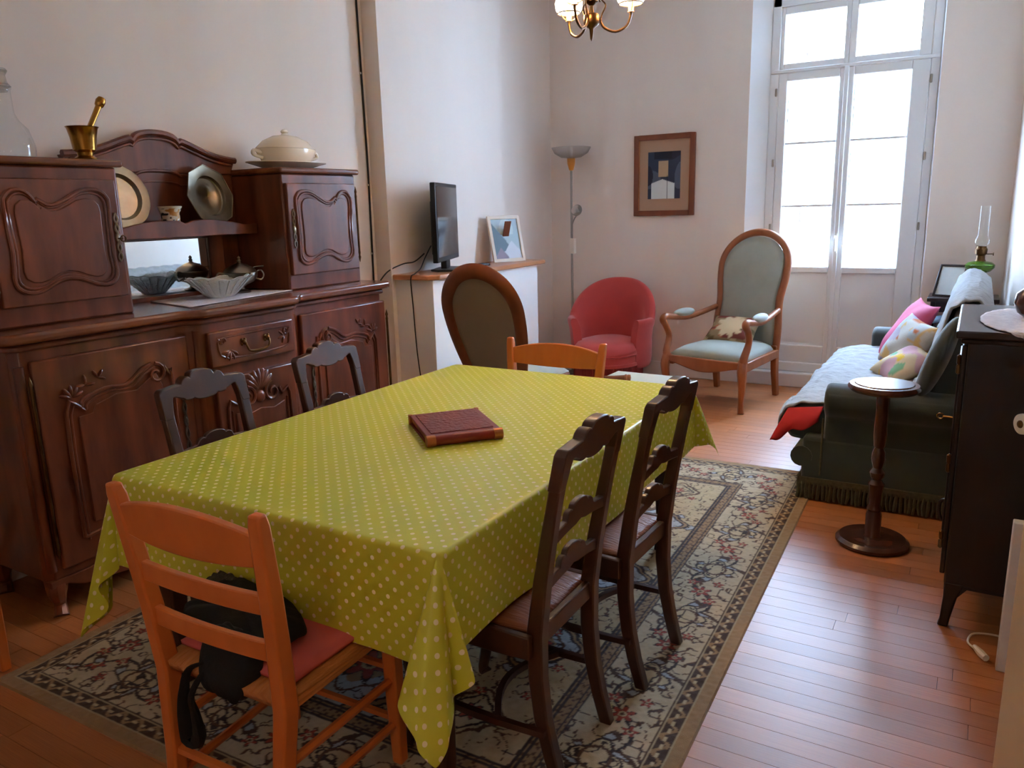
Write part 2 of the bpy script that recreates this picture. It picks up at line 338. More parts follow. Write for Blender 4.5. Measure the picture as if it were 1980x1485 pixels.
# ---------------------------------------------------------------- rug
def rug():
    Wd, Ln = 2.22, 3.36; st = .0052
    nx, ny = int(Wd/st)+1, int(Ln/st)+1
    X, Y = np.meshgrid(np.linspace(0, Wd, nx), np.linspace(0, Ln, ny), indexing='ij')
    cream, tan, dark, rust, blue, brown = (np.array(lin(c)) for c in ((198, 178, 140), (160, 128, 88), (52, 40, 42), (158, 62, 46), (176, 182, 190), (92, 62, 44)))
    C = np.empty((nx, ny, 3)); C[:] = cream*.92
    dx = np.minimum(X, Wd-X); dy = np.minimum(Y, Ln-Y); d = np.minimum(dx, dy)
    side = dx < dy; t = np.where(side, Y-Ln/2, X-Wd/2); sgn = np.where(side, np.sign(X-Wd/2), np.sign(Y-Ln/2))
    def put(mask, col): C[mask] = col
    def flower(cx, cy, R, mask, ca=rust, petals=5, u=None, v=None):
        r = np.hypot(u-cx, v-cy); a = np.arctan2(v-cy, u-cx); b = R*(.72+.28*np.cos(petals*a))
        put(mask & (r < b*1.18), dark); put(mask & (r < b), ca); put(mask & (r < R*.34), cream); put(mask & (r < R*.18), brown)
    fil = np.abs(noise2(X*26, Y*26, 1)+.4*noise2(X*55, Y*55, 2))
    # field
    fld = d > .43
    put(fld & (fil < .075), brown*1.1); put(fld & (fil < .03), dark*1.3)
    ux, uy = X-Wd/2, Y-Ln/2
    for (cx, cy, R) in ((0, 0, .42), (.0, 1.02, .27), (0, -1.02, .27), (.46, .62, .16), (-.46, .62, .16), (.46, -.62, .16), (-.46, -.62, .16), (.5, 0, .15), (-.5, 0, .15), (.45, 1.08, .12), (-.45, 1.08, .12), (.45, -1.08, .12), (-.45, -1.08, .12)):
        r = np.hypot((ux-cx), (uy-cy)); a = np.arctan2(uy-cy, ux-cx); b = R*(.84+.11*np.cos(4*a)+.05*np.cos(8*a))
        mm = fld
        if R > .14:
            put(mm & (r < b*1.13) & (r > b*1.03), tan)
            put(mm & (np.abs(r-b*1.15) < .006), dark); put(mm & (r < b*1.03), dark); put(mm & (r < b*1.03-.012), blue)
            put(mm & (r < b*.95) & (fil < .07), dark)
            put(mm & (np.abs(r-b*.6) < .006), brown); put(mm & (r < b*.42), tan)
            # curling leaves round the medallion
            lf = np.cos(8*a+14*(r-b))
            put(mm & (r > b*1.2) & (r < b*1.42) & (lf > .35), dark); put(mm & (r > b*1.23) & (r < b*1.38) & (lf > .6), blue*.95)
        else:
            put(mm & (np.abs(r-b) < .007), brown); put(mm & (np.abs(r-b*.75) < .005), dark); put(mm & (r < b*.7) & (fil < .1), dark)
        flower(cx, cy, R*.32, mm, rust, 6, ux, uy)
    for i in range(46):
        cx, cy = RNG.uniform(-.65, .65), RNG.uniform(-1.2, 1.2); flower(cx, cy, .022, fld, rust if i % 3 else brown, 5, ux, uy)
    # inner guard, main border, outer guard
    gd = (d > .36) & (d <= .43); put(gd, tan*.92); put(gd & (np.abs(np.sin(t*75)+.6*np.sin(d*300)) < .35), brown)
    for e in (.36, .43, .375, .415): put(np.abs(d-e) < .0042, dark)
    mb = (d > .105) & (d <= .356); put(mb, cream*.9+blue*.1); s = (d-.23)
    put(mb & (fil < .11), brown*1.15); put(mb & (fil < .05), dark*1.4)
    per = .44; tt = (t+per*50) % per - per/2
    put(mb & (np.abs(s-.065*np.sin(2*pi*t/per)) < .006), dark)
    r = np.hypot(tt*.9, s); a = np.arctan2(s, tt); b = .085*(.82+.18*np.cos(4*a))
    put(mb & (r < b*1.5) & (np.cos(6*a+40*(r-.08)) > .2), brown*.7); put(mb & (r < b*1.25) & (np.cos(6*a+40*(r-.08)) > .62), blue*.9)
    put(mb & (r < b), dark); put(mb & (r < b-.009), cream); put(mb & (r < b-.014) & (fil < .16), dark); put(mb & (np.abs(r-.045) < .005), brown)
    t2 = (t+per/2+per*50) % per - per/2
    for (fx, fs, R) in ((0, 0, .04), (.07, .05, .026), (-.07, -.05, .026), (.085, -.05, .022)): flower(fx, fs, R, mb, rust, 6 if fx == 0 else 5, t2, s)
    og = (d > .045) & (d <= .105); put(og, brown*.55); put(og & (np.abs((d-.075)-.016*np.sin(t*80)) < .0075), tan); put(og & (np.abs(d-.075) < .004) & (np.sin(t*160) > 0), cream)
    for e in (.048, .101): put(np.abs(d-e) < .003, cream*.8)
    eg = d <= .045; put(eg, tan*1.02)
    C *= .88*(1+.08*noise2(X*90, Y*90, 3))[..., None]*(1+.05*noise2(X*4, Y*4, 8))[..., None]
    Z = .008+.0012*noise2(X*60, Y*60, 4)
    Z = np.where(d < .004, 0.0005, Z)
    V = np.stack([X, Y, Z], -1).reshape(-1, 3)
    idx = np.arange(nx*ny).reshape(nx, ny); F = np.stack([idx[:-1, :-1], idx[1:, :-1], idx[1:, 1:], idx[:-1, 1:]], -1).reshape(-1, 4)
    me = bpy.data.meshes.new('rug'); me.from_pydata(V.tolist(), [], F.tolist()); me.update()
    me.materials.append(attr_mat('woven_rug', .95, bump=.35, sheen=.2, bscale=400, spec=.15)); o = bpy.data.objects.new('rug', me); COL.objects.link(o)
    colours(o, C.reshape(-1, 3)); o.location = (-2.785, 1.135, 0); o.rotation_euler = (0, 0, radians(1.6))
    tag(o, 'beige oriental rug with medallions and a dark scrolled border under the dining table', 'rug')
rug()

# ---------------------------------------------------------------- dining table and cloth
TX0, TX1, TY0, TY1, TZ = -2.28, -1.03, 1.365, 3.265, .757
tb = thing('dining_table', 'dark wooden dining table hidden under the green dotted oilcloth', 'table', ((TX0+TX1)/2, (TY0+TY1)/2, 0))
hx, hy = (TX1-TX0)/2, (TY1-TY0)/2
obj('tabletop', G().box(-hx, hx, -hy, hy, TZ-.03, TZ-.002), tablewood, tb, bevel=.006)
obj('apron', G().box(-hx+.07, hx-.07, -hy+.07, hy-.07, TZ-.11, TZ-.03), tablewood, tb)
for sx in (-1, 1):
    for sy in (-1, 1):
        x, y = sx*(hx-.09), sy*(hy-.09)
        obj('leg', G().post([(x, y, .008), (x+sx*.01, y, .1), (x, y, .5), (x, y, TZ-.03)], [.028, .026, .036, .04], [.028, .026, .036, .04]), tablewood, tb, bevel=.008)
def cloth():
    OX0, OX1, OY0, OY1 = .30, .275, .305, .27
    def axis(a0, a1, e0, e1, n):
        ex0 = [-e0*k/22 for k in range(22, 0, -1)]; ex1 = [e1*k/22 for k in range(1, 23)]
        tiny = [.004, .009, .015]
        return [a0+v for v in ex0[:-1]]+[a0-t for t in tiny[::-1]]+list(np.linspace(a0, a1, n))+[a1+t for t in tiny]+[a1+v for v in ex1[1:]]
    U = axis(TX0, TX1, OX0, OX1, 40); Vv = axis(TY0, TY1, OY0, OY1, 56)
    # per corner: (centre azimuth deg, half spread deg, opening deg)
    # per corner: (t, azimuth deg, opening deg) along the folded cone, from the x side (t = 0) to the y side (t = 1)
    ears = {(1, -1): [(0, 0, 3.5), (.1, 0, 15), (.2, -8, 18), .32, (.32, -35, 8), (.46, -52, 20), (.62, -75, 25), (.80, -103, 23), (.9, -112, 11), (1, -90, 3.5)],
            (-1, -1): [(0, 180, 3.5), (.14, 186, 13), (.34, 204, 8), (.52, 220, 17), (.7, 240, 8), (.86, 258, 14), (1, 270, 3.5)],
            (1, 1): [(0, 0, 3.5), (.2, 0, 18), (.5, 22, 21), (.8, 58, 16), (1, 90, 3.5)],
            (-1, 1): [(0, 180, 3.5), (.5, 140, 24), (1, 90, 3.5)]}
    ears = {k: [q for q in v if isinstance(q, tuple)] for k, v in ears.items()}
    rr = .014
    pts = []; uvs = []
    def wav(q, s): return (.010*sin(5.2*q+s)+.007*sin(11*q+2*s))
    for u in U:
        for v in Vv:
            a = max(0, u-TX1) - max(0, TX0-u); b = max(0, v-TY1) - max(0, TY0-v)
            bx, by = min(max(u, TX0), TX1), min(max(v, TY0), TY1)
            def drop(h):   # outward, downward along the hanging profile with a rounded edge
                if h < rr*pi/2: an = h/rr; return rr*sin(an), rr*(1-cos(an))
                k = h-rr*pi/2; return rr+k*.06, rr+k*.998
            if a == 0 and b == 0: p = (u, v, TZ+.004)
            elif b == 0 or a == 0:
                h = abs(a)+abs(b); o, dn = drop(h); s = 1 if (a+b) > 0 else -1
                q = v if b == 0 else u; q0, q1 = (TY0, TY1) if b == 0 else (TX0, TX1)
                e = min(1, min(q-q0, q1-q)/.25); o += max(-.01, wav(q, s+(0 if b else 2)))*h/.3*sm(e)
                p = (bx+s*o, by, TZ+.004-dn) if b == 0 else (bx, by+s*o, TZ+.004-dn)
            else:
                sx, sy = (1 if a > 0 else -1), (1 if b > 0 else -1); K = ears[(sx, sy)]
                t = atan2(abs(b), abs(a))/(pi/2); r = hypot(a, b)*(1+{(1, -1): .15, (-1, -1): .36, (1, 1): -.12}.get((sx, sy), 0)*sin(pi*t))
                i = 0
                while i < len(K)-2 and t > K[i+1][0]: i += 1
                f = sm((t-K[i][0])/(K[i+1][0]-K[i][0])); psi = radians(K[i][1]*(1-f)+K[i+1][1]*f); rho = radians(K[i][2]*(1-f)+K[i+1][2]*f)
                dd = Vector((cos(psi)*sin(rho), sin(psi)*sin(rho), -cos(rho)))
                lft = min(1, r/.05); off = rr*.7*lft
                n0 = Vector((sx*(1-t), sy*t, 0)).normalized()
                q = Vector((bx, by, TZ+.004))+n0*off+dd*r; p = tuple(q)
            pts.append(p); uvs.append((u, v))
    nu, nv = len(U), len(Vv); me = bpy.data.meshes.new('tablecloth')
    F = [(i*nv+j, (i+1)*nv+j, (i+1)*nv+j+1, i*nv+j+1) for i in range(nu-1) for j in range(nv-1)]
    me.from_pydata(pts, [], F); me.update(); uvl = me.uv_layers.new(name='UVMap')
    li = np.zeros(len(me.loops), int); me.loops.foreach_get('vertex_index', li); uvl.data.foreach_set('uv', np.array(uvs, np.float32)[li].ravel())
    me.materials.append(dot_m); me.shade_smooth(); o = bpy.data.objects.new('tablecloth', me); COL.objects.link(o)
    md = o.modifiers.new('s', 'SOLIDIFY'); md.thickness = .0012; md.offset = 1
    md = o.modifiers.new('sub', 'SUBSURF'); md.levels = 1; md.render_levels = 1
    tag(o, 'lime green oilcloth with white polka dots covering the dining table', 'tablecloth')
cloth()

# ---------------------------------------------------------------- red album on the table
bk = thing('book', 'dark red embossed leather album with metal corners lying on the tablecloth', 'book', (-1.578, 2.228, TZ+.0068), radians(49))
Wb, Hb = .132, .155      # half sizes: x along the spine edge, y across
obj('page_block', G().box(-Wb+.008, Wb-.008, -Hb+.012, Hb-.008, .006, .030), leather2, bk, bevel=.003)
obj('cover', G().box(-Wb, Wb, -Hb, Hb, 0, .007).box(-Wb, Wb, -Hb, Hb, .029, .036), leather2, bk, bevel=.003)
obj('embossed_panel', G().box(-Wb+.02, Wb-.02, -Hb+.025, Hb-.02, .036, .039), leather, bk, bevel=.0015)
obj('spine', G().tube([(-Wb, -Hb+.004, .018), (Wb, -Hb+.004, .018)], .0185, 14, flat=1), leather2, bk)
for sx in (-1, 1):
    obj('corner_mount', G().tube([(sx*(Wb-.028), -Hb+.003, .018), (sx*(Wb+.003), -Hb+.003, .018)], .0205, 14), gilt, bk)
    obj('corner_mount', G().box(sx*(Wb-.012), sx*(Wb+.004), Hb-.014, Hb+.004, -.001+.001, .038), gilt, bk, bevel=.003)

# ---------------------------------------------------------------- dark scalloped ladder-back chairs
def crest(w, base, h1, h2, n=56, shoulder=False):
    top = []; bot = []
    for i in range(n+1):
        u = -w+2*w*i/n; a = abs(u)/w
        if a < .27: z = h2+.016*sqrt(max(0, 1-(a/.27)**2))
        elif a < .50: q = (a-.385)/.115; z = h2-.016+.015*sqrt(max(0, 1-q*q))-.006*q
        else: z = (h2-.024)*(1-sm((a-.50)/.42))
        if shoulder and a > .9: z -= .014*((a-.9)/.1)**2
        top.append((u, base+z))
        if a < .26: zb = -h1-.012*sqrt(max(0, 1-(a/.26)**2))
        elif a < .5: q = (a-.38)/.12; zb = -h1+.004-.008*sqrt(max(0, 1-q*q))
        else: zb = -h1+.006+.012*sm((a-.5)/.2)
        if shoulder and a > .72: zb -= .075*sm((a-.72)/.10)
        bot.append((u, base+zb))
    return top, bot
def dark_chair(label, loc, rz):
    """faces local +y; origin on the floor under the seat's rear edge"""
    t = thing('dining_chair', label, 'chair', loc, rz, 'dark scalloped dining chairs round the table')
    hw = .168; Zt = .972
    def back_y(z): return (-.02 - .06*max(0, (.30-z)/.30)**1.5) if z < .45 else -.02-.085*((z-.45)/.5)**1.2
    for s in (-1, 1):
        zs = [.0, .1, .2, .32, .45, .6, .72, .80, Zt-.06]
        P = [(s*(hw-.012+.012*min(1, z/.9)), back_y(z), z) for z in zs]
        obj('back_post', G().post(P, [.017, .018, .019, .02, .021, .02, .019, .019, .02], [.019, .02, .021, .022, .023, .02, .018, .0165, .016]), darkchair, t, bevel=.005)
        obj('front_leg', G().tube([(s*.20, .385, 0), (s*.205, .40, .02), (s*.192, .375, .12), (s*.196, .385, .28), (s*.20, .39, .40), (s*.198, .385, .455)], [.022, .018, .019, .023, .029, .027], 8, sub=3), darkchair, t)
        obj('side_rail', G().prism([(-.02, .455), (.385, .465), (.385, .40), (.3, .385), (.1, .385), (-.02, .39)], 'x', s*.197-.011, s*.197+.011), darkchair, t, bevel=.004)
        obj('side_stretcher', G().tube([(s*.186, -.05, .17), (s*.19, .16, .165), (s*.188, .37, .175)], [.012, .014, .012], 4, up=(0, 0, 1), sub=3), darkchair, t)
    obj('front_rail', G().prism([(-.19, .465), (.19, .465), (.19, .40), (.1, .385), (0, .375), (-.1, .385), (-.19, .40)], 'y', .378, .40), darkchair, t, bevel=.004)
    obj('back_rail', G().box(-.18, .18, -.03, -.008, .405, .46), darkchair, t, bevel=.004)
    obj('cross_stretcher', G().tube([(-.18, .1, .168), (-.09, .15, .168), (0, .17, .168), (.09, .15, .168), (.18, .1, .168)], .013, 4, up=(0, 0, 1), sub=3), darkchair, t)
    obj('rush_seat', G().grid(lambda a, b: ((a-.5)*(.35+.03*b), b*.385-.005, .452+.022*(1-(2*a-1)**4)*(1-(2*b-1)**4)-.006*sin(pi*a)*sin(pi*b)), 17, 17), rush_d, t, solid=.012)
    M = Matrix.Translation((0, back_y(.90)-.0, 0)) @ Matrix.Rotation(.0, 4, 'X')
    tp, bt = crest(hw+.021, Zt-.004, .052, .030, 80, True)
    gg = G().prism(tp+bt[::-1], 'y', -.0172, .0172); gg.V = [(x, y+back_y(z), z) for x, y, z in gg.V]
    obj('crest_rail', gg, darkchair, t, bevel=.005)
    for zc in (.735, .60):
        tp, bt = crest(hw-.005, zc, .04, .03); bt = [(u, zc-.038+.018*(1-(u/hw)**2)+.006*max(0, 1-(abs(u)/.03))) for u, z in bt]; obj('slat', G().prism(tp+bt[::-1], 'y', back_y(zc)-.009, back_y(zc)+.009), darkchair, t, bevel=.003)
    return t
dc = dark_chair('dark carved chair on the rug beside the near right table corner', (-.925, 1.778, .008), radians(90))
dup(dc, (-.888, 2.305, .008), radians(88), 'dark carved chair on the rug, farther one on the right of the table')
c_ = dup(dc, (-2.335, 1.84, .008), radians(-90), 'dark carved chair in front of the left sideboard door, cloth across its seat'); c_.scale = (1, 1, .975)
c_ = dup(dc, (-2.335, 2.49, .008), radians(-90), 'dark carved chair in front of the right sideboard door, behind the tablecloth'); c_.scale = (1, 1, .975)

# ---------------------------------------------------------------- beech rush chairs
def beech_chair(label, loc, rz, ht=.93, wt=.235, wb=.175, lean=.055):
    """faces local +y, origin under the seat's rear edge"""
    t = thing('rush_chair', label, 'chair', loc, rz, 'light beech rush chairs')
    def px(z): return wb + (wt-wb)*(z/ht)
    def py(z): return -.045*max(0, (.35-z)/.35) if z < .42 else -lean*((z-.42)/(ht-.42))**1.3
    for s in (-1, 1):
        zs = [0, .2, .42, .6, .75, ht-.03, ht]
        obj('back_post', G().post([(s*px(z), py(z), z) for z in zs], [.017, .019, .021, .02, .02, .019, .016], [.018, .021, .024, .022, .02, .017, .013]), beech, t, bevel=.006)
        obj('front_leg', G().post([(s*.205, .40, 0), (s*.205, .395, .2), (s*.205, .39, .455)], [.017, .02, .022], [.017, .02, .022]), beech, t, bevel=.006)
        for z in (.13, .27): obj('side_stretcher', G().tube([(s*px(z), py(z), z), (s*.205, .395, z)], .012, 6), beech, t)
        obj('seat_side', G().tube([(s*px(.43), 0, .425), (s*.205, .39, .425)], .017, 8), rush, t)
    for z in (.14, .30): obj('front_stretcher', G().tube([(-.2, .397, z), (.2, .397, z)], .012, 6), beech, t)
    obj('back_stretcher', G().tube([(-px(.2), py(.2), .2), (px(.2), py(.2), .2)], .013, 6), beech, t)
    obj('rush_seat', G().grid(lambda a, b: ((a-.5)*2*(px(.43)+.008+(.215-px(.43))*b), -.012+b*.425, .436+.016*(1-abs(2*a-1)**5)*(1-abs(2*b-1)**5)-.008*sin(pi*a)*sin(pi*b)), 21, 21), rush, t, solid=.026)
    n = 24; top = []; bot = []; zc = ht-.085
    for i in range(n+1):
        u = -1+2*i/n; top.append((u*(px(zc)-.008), zc+.045+.022*(1-u*u)*1.5-.012)); bot.append((u*(px(zc)-.008), zc-.045-.012*(1-u*u)))
    pr = top+bot[::-1]
    gg = G().prism(pr, 'y', -.011, .011); gg.V = [(x, y+py(z)-.018*(1-(x/px(z))**2), z) for x, y, z in gg.V]
    obj('top_rail', gg, beech, t, bevel=.004)
    for z in ((.70, .575) if ht > .9 else (.60, .50)):
        gg = G(); gg.grid(lambda a, b: ((a*2-1)*(px(z)-.008), py(z)-.012*(1-(2*a-1)**2)+[-.009, .009, .009, -.009][int(round(b*4)) % 4], z+[-.024, -.024, .024, .024][int(round(b*4)) % 4]), 13, 4, cv=True)
        gg.F += [(3, 2, 1, 0), (48, 49, 50, 51)]; obj('slat', gg, beech, t, bevel=.003)
    return t
bc = beech_chair('light beech rush chair nearest the camera, with a black bag on its seat', (-1.485, 1.085, .008), radians(2))
bc2 = beech_chair('light beech chair at the far table end before the red armchair', (-1.84, 3.50, .008), radians(180), ht=.865, wt=.27, wb=.19, lean=.04)
dup(bc, (-3.23, .99, 0), radians(-90), 'light beech chair cut off by the left picture edge beside the sideboard')

# pad and bag on the near chair
pd = obj('seat_pad', G().grid(lambda a, b: ((a-.5)*.39, b*.36, .010*(1-abs(2*a-1)**6)*(1-abs(2*b-1)**6)), 15, 15), pinkpad, solid=.012)
pd.location = (-1.487, 1.118, .476); tag(pd, 'coral pink pad on the seat of the near beech chair', 'cushion')
bag = thing('handbag', 'black soft fabric bag lying on the near beech chair', 'bag', (-1.50, 1.2, .495))
def blob(rx, ry, h, e, sag):
    def f(a, b):
        th = 2*pi*a; ph = pi*min(max(b, .001), .999); q = lambda v, p: (abs(v)**p)*(1 if v > 0 else -1); w_ = sin(ph)**.5
        return (rx*q(cos(th), e)*w_*(1+.05*sin(5*th)), ry*q(sin(th), e)*w_*(1+.06*cos(4*th)), h*(.5+.5*q(cos(ph), .8))+sag*sin(3*th+1)*w_+.006*sin(9*th)*w_)
    return f
o = obj('bag_body', G().grid(blob(.175, .105, .075, .55, .006), 40, 18, cu=True), blackcl, bag, ang=80); o.location = (-.055, .02, -.002); o.rotation_euler = (radians(4), radians(5), -.12)
o = obj('front_flap', G().grid(blob(.085, .038, .165, .7, .01), 32, 16, cu=True), blackcl, bag, ang=80); o.location = (.02, -.118, -.085); o.rotation_euler = (radians(-12), radians(6), .1)
obj('strap', G().tube([(-.01, -.13, .0), (-.06, -.15, -.02), (-.085, -.155, -.08), (-.095, -.15, -.15), (-.095, -.14, -.22), (-.07, -.14, -.21), (-.06, -.15, -.15), (-.06, -.155, -.09), (-.02, -.14, -.02)], [.008, .009, .013, .024, .034, .032, .024, .014, .008], 8, sub=5, flat=.5), blackcl, bag)
o = obj('fur_trim', G().grid(blob(.06, .035, .05, .9, .006), 24, 12, cu=True), greyfur, bag); o.location = (-.215, .09, .03)

# ---------------------------------------------------------------- sideboard
sb = thing('sideboard', 'carved walnut sideboard with two upper cupboards and a mirrored niche', 'sideboard')
YC = 2.53; XF = -3.0; ZT = 1.145
def front_x(y, flank, bulge):
    a = abs(y-YC); return flank + (bulge-flank)*(1-sm((a-.27)/.09))
def top_outline(f, b, ye, back=-3.53):
    P = [(back, YC-ye)]
    ys = np.concatenate([np.linspace(-ye+.03, -.4, 6), np.linspace(-.37, -.25, 9), np.linspace(-.2, .2, 7), np.linspace(.25, .37, 9), np.linspace(.4, ye-.03, 6)])
    P.append((f-.03, YC-ye)); P += [(front_x(YC+v, f, b), YC+v) for v in ys]; P.append((f-.03, YC+ye)); P.append((back, YC+ye)); return P
obj('carcass', G().prism(top_outline(XF-.012, XF+.045, 1.055), 'z', .16, 1.10), walnut, sb, bevel=.004, ang=30)
obj('cornice', G().prism(top_outline(XF+.005, XF+.062, 1.07), 'z', 1.075, 1.10), walnut, sb, bevel=.008).location = (0, 0, 0)
obj('worktop', G().prism(top_outline(XF+.035, XF+.095, 1.10), 'z', 1.105, ZT), walnut_h, sb, bevel=.014, segs=4, ang=30)
gg = G()
for s in (-1, 1): gg.prism([(YC+s*1.05, .16), (YC+s*.42, .16), (YC+s*.5, .10), (YC+s*.7, .075), (YC+s*.92, .10), (YC+s*.98, .13), (YC+s*1.05, .13)], 'x', XF-.06, XF-.005)
gg.prism([(YC-.4, .16), (YC+.4, .16), (YC+.3, .10), (YC+.1, .075), (YC, .09), (YC-.1, .075), (YC-.3, .10)], 'x', XF-.03, XF+.04)
obj('skirt', gg, walnut, sb, bevel=.004)
for (x, s, o_) in ((XF-.06, -1, 1.0), (XF-.06, 1, 1.0), (-3.47, -1, 1.0), (-3.47, 1, 1.0)):
    yy = YC+s*o_
    obj('foot', G().tube([(x, yy, .16), (x+.03, yy+s*.02, .10), (x+.01, yy+s*.005, .045), (x+.035, yy+s*.02, .0)], [.05, .035, .022, .03], 8, sub=4), walnut, sb)
def arch(y0, y1, z0, z1, kind):
    """shaped panel outlines in the (y, z) plane"""
    w = y1-y0; h = z1-z0; P = []
    if kind == 'cup':
        top = [(.0, -.16), (.02, -.07), (.08, -.015), (.16, -.01), (.23, -.05), (.285, -.125), (.30, -.095), (.38, -.15), (.48, -.145), (.60, -.085), (.72, -.02), (.83, 0), (.93, -.02), (.985, -.08), (1, -.17)]
        bot = [(.985, .35), (1, .16), (.98, .07), (.92, .02), (.84, .015), (.74, .045), (.62, .10), (.50, .12), (.40, .10), (.28, .03), (.18, 0), (.09, .01), (.02, .06), (0, .15), (.02, .4)]
        P = [(y0+w*u, z1+h*v) for u, v in top]+[(y0+w*u, z0+h*v) for u, v in bot]
    return P
def tubeloop(P, x, r, closed=True): return G().tube([(x, p[0], p[1]) for p in P], r, 8, closed=closed, sub=2)
def leafc(g_, x, y, z, n, R, a0, a1):
    for i in range(n):
        a = a0+(a1-a0)*i/max(1, n-1); M = Matrix.Translation((x, y+R*.55*cos(a), z+R*.55*sin(a))) @ Matrix.Rotation(a, 4, 'X')
        g_.ell((0, 0, 0), (.008, R*.5, R*.17), 8, 5, M)
def spiral(g_, x, y, z, R, s, turns=1.3, r=.008, a0=0):
    P = []; n = 16
    for i in range(n+1):
        a = a0+s*2*pi*turns*i/n; q = R*(1-.75*i/n); P.append((x+.004*i/n, y+q*cos(a), z+q*sin(a)))
    g_.tube(P, [r*(1-.3*i/n) for i in range(n+1)], 6)
def hinge_rod(par, x, y, z0, z1, m=brassd, r=.007):
    prof = [(.001, z0), (r*.7, z0+.015), (r*1.3, z0+.03), (r*.8, z0+.04), (r*1.2, z0+.055), (r, z0+.065), (r, z1-.065), (r*1.2, z1-.055), (r*.8, z1-.04), (r*1.3, z1-.03), (r*.7, z1-.015), (.001, z1)]
    obj('hinge_rod', G().lathe(prof, (x, y, 0), 10), m, par)
def escutcheon(par, x, y, z, h):
    gg = G(); pts = [(x, y+.008*sin(i*1.15), z-h/2+h*i/14) for i in range(15)]
    gg.tube(pts, [.003+.003*abs(sin(i*.9)) for i in range(15)], 6, sub=2); pts2 = [(p[0], 2*y-p[1], p[2]) for p in pts]; gg.tube(pts2, [.003+.002*abs(cos(i*.9)) for i in range(15)], 6, sub=2)
    gg.ell((x, y, z), (.004, .012, .02), 10, 6); obj('escutcheon', gg, escut, par)
# lower doors
for s, (y0, y1) in ((-1, (1.53, 2.205)), (1, (2.895, 3.57))):
    d = obj('door', G().box(XF-.012, XF+.012, y0, y1, .20, 1.035), walnut, sb, bevel=.008, segs=3)
    m = .10; py0, py1 = y0+m, y1-m; zt, zb = .93, .30; hi = (py0 if s < 0 else py1); cn = (py1 if s < 0 else py0)   # hi: hinge side, cn: centre side
    sg = 1 if s < 0 else -1
    # shaped top moulding: flat by the hinge, swan curve to a scroll at the centre side
    T = [(hi, zb), (hi, zt-.11), (hi+sg*.06, zt-.105), (hi+sg*.075, zt-.075), (hi+sg*.17, zt-.05), (hi+sg*.26, zt-.055), (hi+sg*.33, zt-.01), (hi+sg*.385, zt+.01)]
    inner = [(p[0]+sg*.045, p[1]-.03) for p in T[1:-1]]+[(hi+sg*.40, zt-.03), (cn-sg*.05, zt-.09), (cn-sg*.05, zb+.05), (hi+sg*.045, zb+.05)]
    pn = obj('raised_panel', G().prism(inner, 'x', XF+.012, XF+.020), walnut, d, bevel=.008, segs=3)
    gg = G().tube([(XF+.014, a, b) for a, b in T], .0085, 8, sub=3).tube([(XF+.013, a+sg*.016, b-.016) for a, b in T], .006, 8, sub=3)
    E_ = [(hi+sg*.44, zt-.01), (hi+sg*.465, zt-.05), (cn, zt-.07), (cn, zb)]
    gg.tube([(XF+.014, a, b) for a, b in E_], .0085, 8, sub=3).tube([(XF+.014, hi, zb), (XF+.014, (hi+cn)/2, zb+.02), (XF+.014, cn, zb)], .0085, 8, sub=3)
    spiral(gg, XF+.016, hi+sg*.40, zt-.035, .045, -sg, 1.2, .009, pi/2)
    obj('moulding', gg, walnut, d)
    gg = G(); leafc(gg, XF+.014, hi+sg*.03, zt-.06, 5, .05, radians(20), radians(160)); leafc(gg, XF+.014, hi+sg*.09, zt-.02, 3, .04, radians(0), radians(180)); leafc(gg, XF+.014, hi+sg*.145, zt+.0, 3, .035, radians(-20), radians(120))
    obj('carving', gg, walnut, d)
    hinge_rod(d, XF+.012, y0-.012 if s < 0 else y1+.012, .25, .98)
    escutcheon(d, XF+.016, cn+sg*.045, .66, .3)
# centre: drawer and small door on the bowed front
XB = XF+.057
d = obj('drawer', G().box(XB-.02, XB+.012, 2.275, 2.785, .87, 1.035), walnut, sb, bevel=.008, segs=3)
gg = G().tube([(XB+.013, 2.33, .995), (XB+.013, 2.32, .97), (XB+.013, 2.37, .905), (XB+.013, 2.70, .905), (XB+.013, 2.745, .94), (XB+.013, 2.745, .985), (XB+.013, 2.72, 1.005), (XB+.013, 2.35, 1.005)], .005, 6, closed=True, sub=3)
obj('moulding', gg, walnut, d)
gg = G(); leafc(gg, XB+.013, 2.385, .94, 5, .05, radians(190), radians(330)); spiral(gg, XB+.014, 2.345, .985, .02, 1, 1.1, .005); leafc(gg, XB+.013, 2.715, .96, 5, .04, radians(30), radians(250)); spiral(gg, XB+.014, 2.725, .985, .02, -1, 1.1, .005); obj('carving', gg, walnut, d)
gg = G()
for yy in (2.465, 2.605):
    gg.ell((XB+.018, yy, .967), (.012, .013, .013), 10, 8)
    for k in range(4): gg.ell((XB+.014, yy+.013*cos(k*pi/2+.8), .967+.013*sin(k*pi/2+.8)), (.007, .009, .009), 8, 5)
gg.tube([(XB+.03, 2.465, .965), (XB+.036, 2.468, .945), (XB+.036, 2.482, .925), (XB+.036, 2.535, .918), (XB+.036, 2.588, .925), (XB+.036, 2.602, .945), (XB+.03, 2.605, .965)], [.005, .005, .005, .008, .005, .005, .005], 8, sub=4)
obj('handle', gg, brassd, d, label='dark bronze swing handle')
d = obj('door', G().box(XB-.02, XB+.012, 2.29, 2.77, .20, .815), walnut, sb, bevel=.008, segs=3)
gg = G()
for s in (-1, 1):
    spiral(gg, XB+.016, YC+s*.075, .70, .05, s, 1.3, .010, pi/2); gg.tube([(XB+.014, YC+s*.12, .715), (XB+.014, YC+s*.14, .68), (XB+.014, YC+s*.19, .675), (XB+.014, YC+s*.19, .28)], .008, 8, sub=3)
    gg.tube([(XB+.014, YC+s*.17, .655), (XB+.014, YC+s*.165, .28)], .005, 6)
obj('moulding', gg, walnut, d)
